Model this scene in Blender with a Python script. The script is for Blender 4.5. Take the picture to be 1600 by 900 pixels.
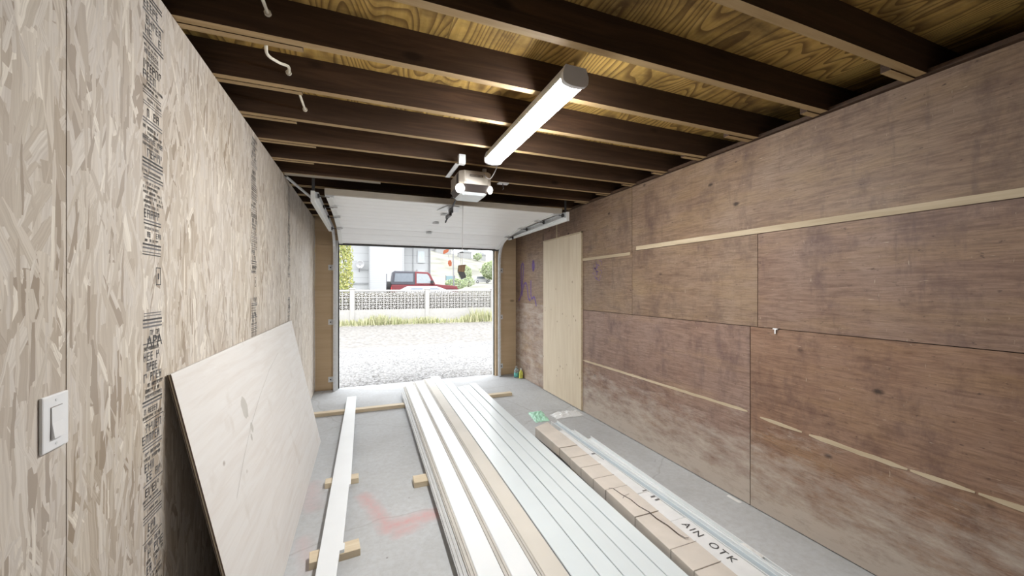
import bpy, bmesh, math, random
from mathutils import Vector, Matrix
random.seed(7)
for o in list(bpy.data.objects): bpy.data.objects.remove(o)
S = bpy.context.scene
COL = S.collection

# ------------------------------------------------------------------ camera
cam_d = bpy.data.cameras.new('camera'); cam = bpy.data.objects.new('camera', cam_d); COL.objects.link(cam)
F_PX = 592.0
cam_d.sensor_width = 36.0; cam_d.lens = 36.0 * F_PX / 1600.0
cam_d.clip_start = 0.02; cam_d.clip_end = 900
cam.location = (0, 0, 1.5)
cam.rotation_euler = (math.radians(90), 0, -math.atan2(232, F_PX))
S.camera = cam
# ------------------------------------------------------------------ sky, exposure
W = bpy.data.worlds.new('overcast_sky'); S.world = W; W.use_nodes = True
bg = W.node_tree.nodes['Background']
bg.inputs[0].default_value = (0.955, 0.98, 1.0, 1); bg.inputs[1].default_value = 2.85
S.view_settings.view_transform = 'Standard'; S.view_settings.look = 'None'
S.view_settings.gamma = 1; S.view_settings.use_curve_mapping = False
S.view_settings.exposure = 0.70
LAMP_POWER = 80.0; BULB_POWER = 5.0

# ------------------------------------------------------------------ materials
class NT:
    def __init__(s, name, rough=0.6, metal=0.0, spec=0.5):
        s.m = bpy.data.materials.new(name); s.m.use_nodes = True
        s.t = s.m.node_tree; s.b = s.t.nodes['Principled BSDF']
        s.b.inputs['Roughness'].default_value = rough; s.b.inputs['Metallic'].default_value = metal
        s.b.inputs['Specular IOR Level'].default_value = spec
    def n(s, typ, ins=None, **kw):
        nd = s.t.nodes.new(typ)
        for k, v in kw.items(): setattr(nd, k, v)
        for k, v in (ins or {}).items():
            if hasattr(v, 'is_output'): s.t.links.new(v, nd.inputs[k])
            else: nd.inputs[k].default_value = v
        return nd
    def coord(s, scale=(1, 1, 1), rot=(0, 0, 0), loc=(0, 0, 0), rnd=True):
        tc = s.n('ShaderNodeTexCoord').outputs['Object']
        if rnd:
            oi = s.n('ShaderNodeObjectInfo').outputs['Random']
            off = s.n('ShaderNodeVectorMath', {0: oi, 1: (37.0, 53.0, 29.0)}, operation='MULTIPLY').outputs[0]
            tc = s.n('ShaderNodeVectorMath', {0: tc, 1: off}, operation='ADD').outputs[0]
        return s.n('ShaderNodeMapping', {'Vector': tc, 'Scale': scale, 'Rotation': rot, 'Location': loc}).outputs[0]
    def noise(s, vec, scale=5, detail=4, rough=0.55, dist=0):
        return s.n('ShaderNodeTexNoise', {'Vector': vec, 'Scale': scale, 'Detail': detail, 'Roughness': rough, 'Distortion': dist}).outputs['Fac']
    def ramp(s, fac, stops, interp='LINEAR'):
        r = s.n('ShaderNodeValToRGB', {'Fac': fac}); cr = r.color_ramp; cr.interpolation = interp
        while len(cr.elements) < len(stops): cr.elements.new(0.5)
        for e, (p, c) in zip(cr.elements, stops):
            e.position = p; e.color = (c[0], c[1], c[2], 1) if not isinstance(c, (int, float)) else (c, c, c, 1)
        return r.outputs['Color']
    def mix(s, fac, a, b, mode='MIX'):
        nd = s.n('ShaderNodeMix', data_type='RGBA', blend_type=mode)
        for i, v in ((0, fac), (6, a), (7, b)):
            if hasattr(v, 'is_output'): s.t.links.new(v, nd.inputs[i])
            else: nd.inputs[i].default_value = v if isinstance(v, (int, float)) else (v[0], v[1], v[2], 1)
        return nd.outputs[2]
    def math(s, op, a, b=0.0, clamp=False):
        nd = s.n('ShaderNodeMath', operation=op, use_clamp=clamp)
        for i, v in ((0, a), (1, b)):
            if hasattr(v, 'is_output'): s.t.links.new(v, nd.inputs[i])
            else: nd.inputs[i].default_value = v
        return nd.outputs[0]
    def color(s, c):
        if hasattr(c, 'is_output'): s.t.links.new(c, s.b.inputs['Base Color'])
        else: s.b.inputs['Base Color'].default_value = (c[0], c[1], c[2], 1)
        return s
    def bump(s, h, strength=0.3, dist=0.004):
        nd = s.n('ShaderNodeBump', {'Height': h, 'Strength': strength, 'Distance': dist})
        s.t.links.new(nd.outputs[0], s.b.inputs['Normal']); return s

def plain(name, c, rough=0.6, metal=0.0, var=0.06, scale=9, spec=0.5, bump=0.0):
    k = NT(name, rough, metal, spec); v = k.coord((1, 1, 1))
    f = k.noise(v, scale, 4)
    lo = [x * (1 - var) for x in c]; hi = [min(1, x * (1 + var)) for x in c]
    k.color(k.ramp(f, [(0.3, lo), (0.7, hi)]))
    if bump: k.bump(k.noise(v, scale * 12, 3), bump, 0.003)
    return k.m

def wood(name, lo, mid, hi, along=1, scale=1.0, knots=True, rough=0.65, contrast=1.0):
    """board grain running along axis `along`"""
    k = NT(name, rough, spec=0.3)
    sc = [14 * scale] * 3; sc[along] = 0.9 * scale
    v = k.coord(tuple(sc))
    f = k.noise(v, 1.6, 6, 0.65, 1.2)
    c = k.ramp(f, [(0.28, lo), (0.5, mid), (0.72, hi)])
    sc2 = [2.2 * scale] * 3; sc2[along] = 0.5 * scale
    g = k.noise(k.coord(tuple(sc2)), 1.5, 3)
    c = k.mix(k.ramp(g, [(0.35, 0.0), (0.75, 0.6)]), c, [x * 0.72 for x in lo])
    if knots:
        sk = [4.5] * 3; sk[along] = 2.2
        d = k.n('ShaderNodeTexVoronoi', {'Vector': k.coord(tuple(sk)), 'Scale': 0.9}).outputs['Distance']
        c = k.mix(k.ramp(d, [(0.05, 0.75), (0.11, 0.0)]), c, [x * 0.35 for x in lo])
    k.color(c); k.bump(f, 0.15, 0.002)
    return k.m

def osb():
    k = NT('osb_strand_board', 0.62, spec=0.25)
    base = k.coord((1, 1, 1))
    warp = k.n('ShaderNodeTexNoise', {'Vector': base, 'Scale': 9.0, 'Detail': 2.0}).outputs['Color']
    pal = [(0.0, (0.56, 0.49, 0.39)), (0.16, (0.62, 0.56, 0.48)), (0.32, (0.44, 0.365, 0.275)), (0.46, (0.64, 0.57, 0.47)), (0.62, (0.52, 0.445, 0.35)), (0.76, (0.68, 0.62, 0.53)), (0.88, (0.31, 0.24, 0.165)), (0.94, (0.80, 0.735, 0.62))]
    col = None; hgt = None
    for i, (ang, wz, wy, thr) in enumerate(((0.05, 4.5, 19, -1), (-0.28, 5.5, 25, 0.5), (0.22, 6, 24, 0.55), (0.6, 7, 34, 0.78), (-0.08, 5, 30, 0.55), (-0.5, 8, 50, 0.80), (0.3, 8.0, 62, 0.80), (0.02, 8.0, 95, 0.78))):
        v = k.n('ShaderNodeVectorRotate', {'Vector': base, 'Angle': ang, 'Axis': (1, 0, 0)}, rotation_type='AXIS_ANGLE').outputs[0]
        w = k.n('ShaderNodeVectorMath', {0: warp, 1: (0.035, 0.02, 0.06)}, operation='MULTIPLY').outputs[0]
        v = k.n('ShaderNodeVectorMath', {0: v, 1: w}, operation='ADD').outputs[0]
        v = k.n('ShaderNodeMapping', {'Vector': v, 'Scale': (0.0, wy, wz), 'Location': (i * 3.7, i * 9.1, i * 5.3)}).outputs[0]
        vo = k.n('ShaderNodeTexVoronoi', {'Vector': v, 'Scale': 1.0, 'Randomness': 1.0}, distance='CHEBYCHEV')
        sp = k.n('ShaderNodeSeparateColor', {'Color': vo.outputs['Color']})
        c = k.ramp(sp.outputs[0], pal, 'CONSTANT')
        g = k.noise(k.n('ShaderNodeMapping', {'Vector': v, 'Scale': (1, 5, 0.6)}).outputs[0], 1.2, 3)
        c = k.mix(k.ramp(g, [(0.35, 0.40), (0.6, 0.0)]), c, (0.32, 0.25, 0.18))
        h = sp.outputs[1]
        if col is None: col, hgt = c, h
        else:
            m = k.math('GREATER_THAN', sp.outputs[2], thr)
            col = k.mix(m, col, c); hgt = k.mix(m, hgt, h)
    big = k.noise(base, 1.3, 2)
    col = k.mix(k.ramp(big, [(0.38, 0.05), (0.7, 0.35)]), col, (0.70, 0.665, 0.63))
    col = k.mix(1.0, col, (0.98, 0.985, 1.02), 'MULTIPLY')
    k.color(col); k.bump(hgt, 0.25, 0.003)
    return k.m

def old_ply(name, tint=(1, 1, 1), pale=0.0, worn=False):
    """old brown plywood, grain along Y, stains, scratches, knots; `worn`: scuffed bare along the floor"""
    k = NT(name, 0.55, spec=0.35)
    v = k.coord((1, 1, 1)); vw = k.coord((1, 1, 1), rnd=False)
    mp = lambda sc, loc=(0, 0, 0), rot=(0, 0, 0): k.n('ShaderNodeMapping', {'Vector': v, 'Scale': sc, 'Location': loc, 'Rotation': rot}).outputs[0]
    f = k.noise(mp((1, 2.2, 26)), 2.0, 8, 0.72, 0.6)
    T = lambda c: tuple(a * b for a, b in zip(c, tint))
    c = k.ramp(f, [(0.28, T((0.12, 0.075, 0.055))), (0.48, T((0.215, 0.148, 0.116))), (0.72, T((0.32, 0.235, 0.185)))])
    p = k.noise(v, 2.3, 8, 0.68)
    c = k.mix(k.ramp(p, [(0.42, 0.0), (0.7, 0.6)]), c, T((0.31, 0.245, 0.21)))
    q = k.noise(mp((1, 2.2, 1.3), (4, 9, 2)), 2.0, 9, 0.75)
    c = k.mix(k.ramp(q, [(0.50, 0.0), (0.68, 0.75)]), c, T((0.105, 0.07, 0.068)))
    y = k.noise(mp((1, 0.7, 3.5), (1, 2, 7)), 1.9, 6, 0.65)
    c = k.mix(k.ramp(y, [(0.50, 0.0), (0.72, 0.5)]), c, T((0.325, 0.235, 0.14)))
    vs_ = k.noise(mp((1, 9, 1.6), (6, 3, 8)), 1.3, 6, 0.7)
    c = k.mix(k.ramp(vs_, [(0.58, 0.0), (0.74, 0.6)]), c, T((0.095, 0.068, 0.07)))
    gr = k.noise(mp((1, 6, 70), (2, 2, 2)), 1.6, 6, 0.75, 0.5)
    c = k.mix(k.ramp(gr, [(0.36, 0.55), (0.52, 0.0)]), c, T((0.115, 0.075, 0.055)))
    # scars: short pale scratches, lengthwise and slanting
    s1 = k.noise(mp((1, 75, 12), (0, 0, 0), (0.35, 0, 0)), 1.0, 3); s2 = k.noise(mp((1, 14, 95)), 1.0, 3)
    c = k.mix(k.ramp(k.math('MAXIMUM', s1, s2), [(0.71, 0.0), (0.77, 0.75)]), c, (0.50, 0.41, 0.31))
    # dark flecks and knots
    s3 = k.noise(mp((1, 30, 60), (7, 7, 7)), 1.0, 4)
    c = k.mix(k.ramp(s3, [(0.66, 0.0), (0.74, 0.75)]), c, (0.06, 0.04, 0.03))
    d = k.n('ShaderNodeTexVoronoi', {'Vector': mp((0, 2.8, 4.6)), 'Scale': 1.0})
    pick = k.math('GREATER_THAN', k.n('ShaderNodeSeparateColor', {'Color': d.outputs['Color']}).outputs[0], 0.15)
    dd = k.math('ADD', d.outputs['Distance'], k.math('MULTIPLY', k.math('SUBTRACT', k.noise(v, 40, 3), 0.5), 0.05))
    c = k.mix(k.math('MULTIPLY', k.ramp(dd, [(0.035, 0.9), (0.085, 0.0)]), pick), c, (0.04, 0.026, 0.02))
    if pale or worn:
        w = k.noise(mp((1, 1.6, 5.0), (3, 3, 1)), 2.2, 9, 0.75)
        if worn:
            z = k.n('ShaderNodeSeparateXYZ', {'Vector': vw}).outputs[2]
            w = k.math('ADD', w, k.math('SUBTRACT', 0.30, k.math('MULTIPLY', z, 0.62)))
            mk = k.ramp(w, [(0.46, 0.0), (0.76, 0.9)])
        else: mk = k.ramp(w, [(0.42, 0.0), (0.68, pale)])
        c = k.mix(mk, c, (0.50, 0.435, 0.375))
    k.color(c); k.bump(f, 0.15, 0.002)
    return k.m

def sheathing():
    k = NT('roof_sheathing_plywood', 0.6, spec=0.3)
    v = k.coord((1.0, 1.0, 1.0))
    n0 = k.noise(k.n('ShaderNodeMapping', {'Vector': v, 'Scale': (3.2, 0.8, 1)}).outputs[0], 1.1, 1.5, 0.35)
    rings = k.math('FRACT', k.math('MULTIPLY', n0, 30.0))
    fine = k.noise(k.n('ShaderNodeMapping', {'Vector': v, 'Scale': (30, 2, 1)}).outputs[0], 1.5, 4)
    g = k.math('ADD', k.math('MULTIPLY', rings, 0.5), k.math('MULTIPLY', fine, 0.5))
    c = k.ramp(fine, [(0.3, (0.50, 0.31, 0.085)), (0.55, (0.64, 0.42, 0.13)), (0.75, (0.70, 0.49, 0.18))])
    c = k.mix(k.ramp(rings, [(0.45, 0.0), (0.85, 0.75), (0.97, 0.75), (1.0, 0.0)]), c, (0.15, 0.075, 0.025))
    st = k.noise(k.n('ShaderNodeMapping', {'Vector': v, 'Scale': (1, 1.6, 1), 'Location': (5, 1, 2)}).outputs[0], 2.2, 5, 0.65)
    c = k.mix(k.ramp(st, [(0.47, 0.0), (0.70, 0.8)]), c, (0.075, 0.042, 0.02))
    k.color(c); k.bump(g, 0.1, 0.002)
    return k.m

def concrete():
    k = NT('garage_concrete', 0.7, spec=0.2)
    v = k.coord((1, 1, 1), rnd=False)
    a = k.noise(v, 1.1, 6, 0.6); b = k.noise(v, 26, 5, 0.7)
    c = k.ramp(a, [(0.3, (0.42, 0.425, 0.43)), (0.5, (0.495, 0.51, 0.525)), (0.72, (0.565, 0.585, 0.605))])
    c = k.mix(k.ramp(b, [(0.35, 0.3), (0.6, 0.0)]), c, (0.33, 0.31, 0.30))
    # dark specks
    d = k.n('ShaderNodeTexVoronoi', {'Vector': v, 'Scale': 7.0}).outputs['Distance']
    c = k.mix(k.ramp(d, [(0.03, 0.7), (0.055, 0.0)]), c, (0.17, 0.15, 0.14))
    # faint cracks
    cr = k.n('ShaderNodeTexVoronoi', {'Vector': k.mix(0.12, v, k.n('ShaderNodeTexNoise', {'Vector': v, 'Scale': 4.0}).outputs['Color']), 'Scale': 0.75}, feature='DISTANCE_TO_EDGE').outputs['Distance']
    c = k.mix(k.ramp(cr, [(0.0, 0.35), (0.006, 0.0)]), c, (0.26, 0.24, 0.23))
    # sprayed red marks
    sx = k.n('ShaderNodeSeparateXYZ', {'Vector': v})
    tot = None
    for (ax, ay, bx, by, r, st) in ((0.0, 2.93, 0.15, 2.5, 0.05, 0.75), (0.15, 2.5, 0.50, 2.54, 0.065, 0.95), (0.19, 2.42, 0.3, 2.45, 0.05, 0.7), (-0.36, 3.25, -0.33, 2.9, 0.06, 0.35), (-0.34, 2.55, -0.27, 2.3, 0.05, 0.3)):
        dx, dy = bx - ax, by - ay; L = dx * dx + dy * dy
        px_ = k.math('SUBTRACT', sx.outputs[0], ax); py_ = k.math('SUBTRACT', sx.outputs[1], ay)
        t = k.math('ADD', k.math('MULTIPLY', px_, dx / L), k.math('MULTIPLY', py_, dy / L), clamp=True)
        ex = k.math('SUBTRACT', px_, k.math('MULTIPLY', t, dx)); ey = k.math('SUBTRACT', py_, k.math('MULTIPLY', t, dy))
        dd = k.math('SQRT', k.math('ADD', k.math('MULTIPLY', ex, ex), k.math('MULTIPLY', ey, ey)))
        dd = k.math('ADD', dd, k.math('MULTIPLY', k.math('SUBTRACT', k.noise(v, 14, 4), 0.5), 0.09))
        mk = k.math('MULTIPLY', k.ramp(dd, [(0.0, 0.9), (1.5 * r, 0.0)]), st)
        tot = mk if tot is None else k.math('MAXIMUM', tot, mk)
    c = k.mix(k.math('MULTIPLY', tot, k.ramp(b, [(0.3, 0.35), (0.6, 0.85)])), c, (0.60, 0.28, 0.27))
    k.color(c); k.bump(b, 0.12, 0.003)
    return k.m

def gravel(name, lo, mid, hi, sc):
    k = NT(name, 0.9, spec=0.15)
    v = k.coord((1, 1, 1), rnd=False)
    vo = k.n('ShaderNodeTexVoronoi', {'Vector': v, 'Scale': sc})
    g = k.n('ShaderNodeSeparateColor', {'Color': vo.outputs['Color']}).outputs[0]
    c = k.ramp(g, [(0.05, lo), (0.4, mid), (0.9, hi)])
    c = k.mix(k.ramp(vo.outputs['Distance'], [(0.45, 0.0), (0.8, 0.6)]), c, [x * 0.5 for x in lo])
    n = k.noise(k.n('ShaderNodeMapping', {'Vector': v, 'Scale': (0.25, 1, 1)}).outputs[0], 0.9, 4)
    c = k.mix(k.ramp(n, [(0.4, 0.0), (0.7, 0.5)]), c, mid)
    k.color(c); k.bump(vo.outputs['Distance'], 0.6, 0.02)
    return k.m

def emit(name, c, s):
    k = NT(name, 0.4); k.color(c)
    k.b.inputs['Emission Color'].default_value = (c[0], c[1], c[2], 1); k.b.inputs['Emission Strength'].default_value = s
    return k.m

def glassy(name, c, alpha_rough=0.05, trans=1.0, ior=1.45):
    k = NT(name, alpha_rough); k.color(c)
    k.b.inputs['Transmission Weight'].default_value = trans; k.b.inputs['IOR'].default_value = ior
    return k.m

def clapboard(name, c, pitch):
    k = NT(name, 0.6, spec=0.3); v = k.coord((1, 1, 1), rnd=False)
    z = k.n('ShaderNodeSeparateXYZ', {'Vector': v}).outputs[2]
    fr = k.math('FRACT', k.math('DIVIDE', z, pitch))
    k.color(k.mix(k.ramp(fr, [(0.0, 1.0), (0.1, 0.0)]), c, [x * 0.72 for x in c])); k.bump(fr, 0.5, 0.02)
    return k.m

def leafy(name, lo, hi):
    k = NT(name, 0.7, spec=0.2); g = k.n('ShaderNodeNewGeometry').outputs['Random Per Island']
    k.color(k.ramp(g, [(0.0, lo), (1.0, hi)])); return k.m

def pale_ply():
    k = NT('new_pale_plywood', 0.6, spec=0.3); v = k.coord((1, 1, 1))
    f = k.noise(k.n('ShaderNodeMapping', {'Vector': v, 'Scale': (1, 14, 1.2)}).outputs[0], 1.5, 5, 0.6, 0.8)
    c = k.ramp(f, [(0.3, (0.60, 0.50, 0.37)), (0.55, (0.66, 0.565, 0.43)), (0.8, (0.71, 0.62, 0.49))])
    z = k.n('ShaderNodeSeparateXYZ', {'Vector': k.coord((1, 1, 1), rnd=False)}).outputs[2]
    for zc in (0.42, 1.12):        # rows of small knots
        d = k.n('ShaderNodeTexVoronoi', {'Vector': k.n('ShaderNodeMapping', {'Vector': v, 'Scale': (0, 12, 9), 'Location': (zc, zc, zc)}).outputs[0], 'Scale': 1.0}).outputs['Distance']
        near = k.math('LESS_THAN', k.math('ABSOLUTE', k.math('SUBTRACT', z, zc)), 0.14)
        c = k.mix(k.math('MULTIPLY', k.ramp(d, [(0.07, 0.75), (0.16, 0.0)]), near), c, (0.28, 0.19, 0.12))
    d = k.n('ShaderNodeTexVoronoi', {'Vector': k.n('ShaderNodeMapping', {'Vector': v, 'Scale': (0, 4, 3.5)}).outputs[0], 'Scale': 1.0}).outputs['Distance']
    c = k.mix(k.ramp(d, [(0.03, 0.7), (0.07, 0.0)]), c, (0.28, 0.19, 0.12))
    k.color(c); k.bump(f, 0.1, 0.001); return k.m

M = dict(
    osb=osb(), ply1=old_ply('old_brown_plywood', (1.06, 1.0, 0.88)), ply2=old_ply('old_red_brown_plywood', (1.06, 0.97, 0.92)), ply3=old_ply('scuffed_brown_plywood', (1.10, 0.93, 0.80), 0, True),
    ply5=old_ply('mauve_scuffed_plywood', (1.10, 1.0, 0.98), 0, True), ply4=old_ply('greyed_plywood', (1.3, 1.3, 1.25), 0.8),
    newply=pale_ply(),
    tanply=wood('tan_plywood', (0.60, 0.44, 0.275), (0.66, 0.50, 0.325), (0.71, 0.56, 0.385), along=0, scale=0.5),
    rawstrip=wood('bare_wood_strip', (0.46, 0.36, 0.24), (0.58, 0.48, 0.34), (0.66, 0.56, 0.42), along=1, knots=False),
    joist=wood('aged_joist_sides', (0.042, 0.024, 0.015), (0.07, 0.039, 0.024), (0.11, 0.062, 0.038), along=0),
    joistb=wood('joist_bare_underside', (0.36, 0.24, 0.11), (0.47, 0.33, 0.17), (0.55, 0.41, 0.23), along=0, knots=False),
    sheath=sheathing(), conc=concrete(),
    lumber=wood('pine_lumber', (0.62, 0.50, 0.34), (0.72, 0.61, 0.45), (0.78, 0.69, 0.54), along=0),
    sheet=NT('pale_sanded_plywood', 0.65, spec=0.25), 
    whitep=plain('white_painted_plank', (0.79, 0.815, 0.84), 0.38, var=0.03, scale=3),
    bluep=plain('pale_grey_plank', (0.70, 0.76, 0.79), 0.3, var=0.03, scale=3),
    beigep=plain('beige_plank_back', (0.62, 0.585, 0.53), 0.6, var=0.05, scale=3),
    lip=plain('grey_plank_edge', (0.52, 0.52, 0.52), 0.5),
    lip2=plain('beige_plank_edge', (0.52, 0.495, 0.46), 0.6),
    doorw=plain('white_door_steel', (0.90, 0.905, 0.905), 0.4, var=0.01), doorstrut=plain('taupe_strut', (0.42, 0.38, 0.32), 0.5),
    rubber=plain('black_rubber', (0.03, 0.028, 0.027), 0.8), galv=plain('galvanised_steel', (0.72, 0.735, 0.75), 0.38, 0.35, var=0.10, scale=30),
    dsteel=plain('dark_steel', (0.08, 0.08, 0.085), 0.45, 0.6), white=plain('white_plastic', (0.80, 0.81, 0.83), 0.32, var=0.02),
    whitem=plain('white_enamel', (0.78, 0.79, 0.78), 0.4, var=0.02),
    beige=plain('champagne_plastic', (0.50, 0.45, 0.39), 0.4, 0.15, var=0.03), dplast=plain('dark_brown_plastic', (0.055, 0.042, 0.038), 0.5),
    lens=emit('lamp_diffuser', (1.0, 1.0, 0.98), LAMP_POWER), bulb=emit('opener_light_lens', (1.0, 0.98, 0.94), BULB_POWER),
    frost=plain('frosted_lens', (0.74, 0.80, 0.84), 0.35), ink=plain('black_ink', (0.075, 0.073, 0.075), 0.8), inkg=plain('grey_ink', (0.17, 0.165, 0.17), 0.8),
    purple=plain('purple_spray_paint', (0.13, 0.07, 0.23), 0.7, var=0.2, scale=20), carton=plain('kraft_cardboard', (0.63, 0.575, 0.52), 0.75, var=0.07, scale=7),
    beigecr=plain('darker_card_crease', (0.44, 0.395, 0.35), 0.85), crack=plain('dark_gap', (0.05, 0.04, 0.035), 0.9), wrapw=plain('white_printed_carton', (0.78, 0.79, 0.80), 0.5, var=0.05, scale=10),
    trimw=plain('white_trim', (0.80, 0.83, 0.85), 0.35, var=0.03), trimb=plain('blue_grey_trim_groove', (0.44, 0.51, 0.56), 0.35, var=0.04),
    green=plain('green_plastic_bag', (0.42, 0.74, 0.58), 0.3, var=0.2, scale=14), clear=plain('clear_crumpled_plastic', (0.86, 0.88, 0.89), 0.15, var=0.05, scale=14),
    teal=plain('teal_label', (0.12, 0.42, 0.38), 0.4, var=0.3, scale=30), yellow=plain('yellow_label', (0.66, 0.68, 0.13), 0.4, var=0.2, scale=30),
    bottle=glassy('clear_bottle', (0.80, 0.92, 0.95), 0.08, 0.75), cord=plain('grey_cord', (0.33, 0.31, 0.30), 0.8), cable=plain('white_cable', (0.72, 0.68, 0.58), 0.5),
    block=wood('dangling_wood', (0.07, 0.04, 0.02), (0.13, 0.08, 0.045), (0.20, 0.13, 0.075), along=2, knots=False),
    gravel=gravel('crushed_gravel', (0.165, 0.161, 0.161), (0.287, 0.284, 0.282), (0.357, 0.353, 0.352), 24), road=gravel('packed_dirt_road', (0.216, 0.205, 0.192), (0.240, 0.228, 0.215), (0.260, 0.248, 0.235), 9),
    verge=gravel('dry_verge', (0.272, 0.258, 0.204), (0.340, 0.326, 0.272), (0.394, 0.381, 0.326), 12),
    stone=plain('gravel_stone', (0.326, 0.320, 0.313), 0.9, var=0.3, scale=5), fence=plain('cream_concrete_block', (0.396, 0.382, 0.367), 0.85, var=0.05),
    wallw=clapboard('white_clapboard', (0.408, 0.415, 0.428), 0.16), wallg=clapboard('grey_stucco_boards', (0.390, 0.398, 0.406), 0.6), trimh=plain('house_trim', (0.262, 0.269, 0.277), 0.6),
    roofh=plain('roof_shingle', (0.16, 0.15, 0.15), 0.9), winh=plain('house_window_glass', (0.40, 0.44, 0.47), 0.08), 
    red=plain('red_car_paint', (0.156, 0.024, 0.030), 0.3, spec=0.4), hard=plain('charcoal_hardtop', (0.054, 0.054, 0.068), 0.5), cwin=plain('tinted_car_window', (0.136, 0.156, 0.184), 0.08), cwin2=plain('clear_car_window', (0.272, 0.299, 0.320), 0.08),
    cwhite=plain('white_car_paint', (0.435, 0.435, 0.449), 0.3), tyre=plain('tyre_rubber', (0.03, 0.03, 0.03), 0.85), wheel=plain('wheel_alloy', (0.45, 0.45, 0.46), 0.35, 0.6), cgrey=plain('dark_car_paint', (0.09, 0.085, 0.09), 0.3), lamp_red=plain('red_lamp', (0.45, 0.03, 0.03), 0.3),
    orange=plain('orange_fabric', (0.245, 0.058, 0.018), 0.7), pole=plain('grey_pole', (0.190, 0.190, 0.197), 0.6), sign=plain('pale_teal_panel', (0.163, 0.245, 0.272), 0.5),
    cedar=leafy('cedar_foliage', (0.163, 0.204, 0.054), (0.490, 0.462, 0.177)), bush=leafy('grey_green_foliage', (0.190, 0.245, 0.122), (0.367, 0.408, 0.245)), hedge=leafy('added_hedge_leaves', (0.128, 0.116, 0.082), (0.265, 0.243, 0.185)), weed=leafy('weed_blades', (0.266, 0.297, 0.140), (0.531, 0.500, 0.329)),
    bark=plain('bark', (0.13, 0.09, 0.06), 0.9, var=0.3), hill=gravel('hazy_dry_hillside', (0.204, 0.204, 0.164), (0.243, 0.239, 0.204), (0.274, 0.266, 0.235), 0.15),  # hillside: distant haze put into its pale colour
    hroof=plain('red_tile_roof', (0.408, 0.231, 0.190), 0.8), hwall=plain('far_house_wall', (0.272, 0.272, 0.272), 0.8), backw=plain('plain_gypsum', (0.72, 0.69, 0.64), 0.8), soffit=plain('dark_old_wood', (0.06, 0.04, 0.03), 0.9), asph=plain('added_dark_asphalt', (0.102, 0.098, 0.095), 0.9), paper=plain('white_paper', (0.75, 0.75, 0.74), 0.8),
)
def fill_sheet():
    k = NT('pale_sanded_plywood_sheet', 0.6, spec=0.3); v = k.coord((1, 1, 1))
    f = k.noise(k.n('ShaderNodeMapping', {'Vector': v, 'Scale': (1, 1.2, 16)}).outputs[0], 1.6, 5, 0.6, 0.8)
    c = k.ramp(f, [(0.3, (0.66, 0.62, 0.59)), (0.55, (0.71, 0.685, 0.665)), (0.8, (0.74, 0.725, 0.71))])
    w = k.noise(k.n('ShaderNodeMapping', {'Vector': v, 'Scale': (1, 2.3, 1.8), 'Location': (2, 5, 1)}).outputs[0], 2.0, 5)
    c = k.mix(k.ramp(w, [(0.62, 0.0), (0.70, 0.35)]), c, (0.55, 0.49, 0.44))
    d = k.n('ShaderNodeTexVoronoi', {'Vector': k.n('ShaderNodeMapping', {'Vector': v, 'Scale': (0, 3.4, 4.8)}).outputs[0], 'Scale': 1.0})
    c = k.mix(k.ramp(d.outputs['Distance'], [(0.03, 0.8), (0.07, 0.0)]), c, (0.22, 0.16, 0.12))
    k.color(c); k.bump(f, 0.1, 0.001); return k.m
M['sheet'] = fill_sheet()

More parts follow.
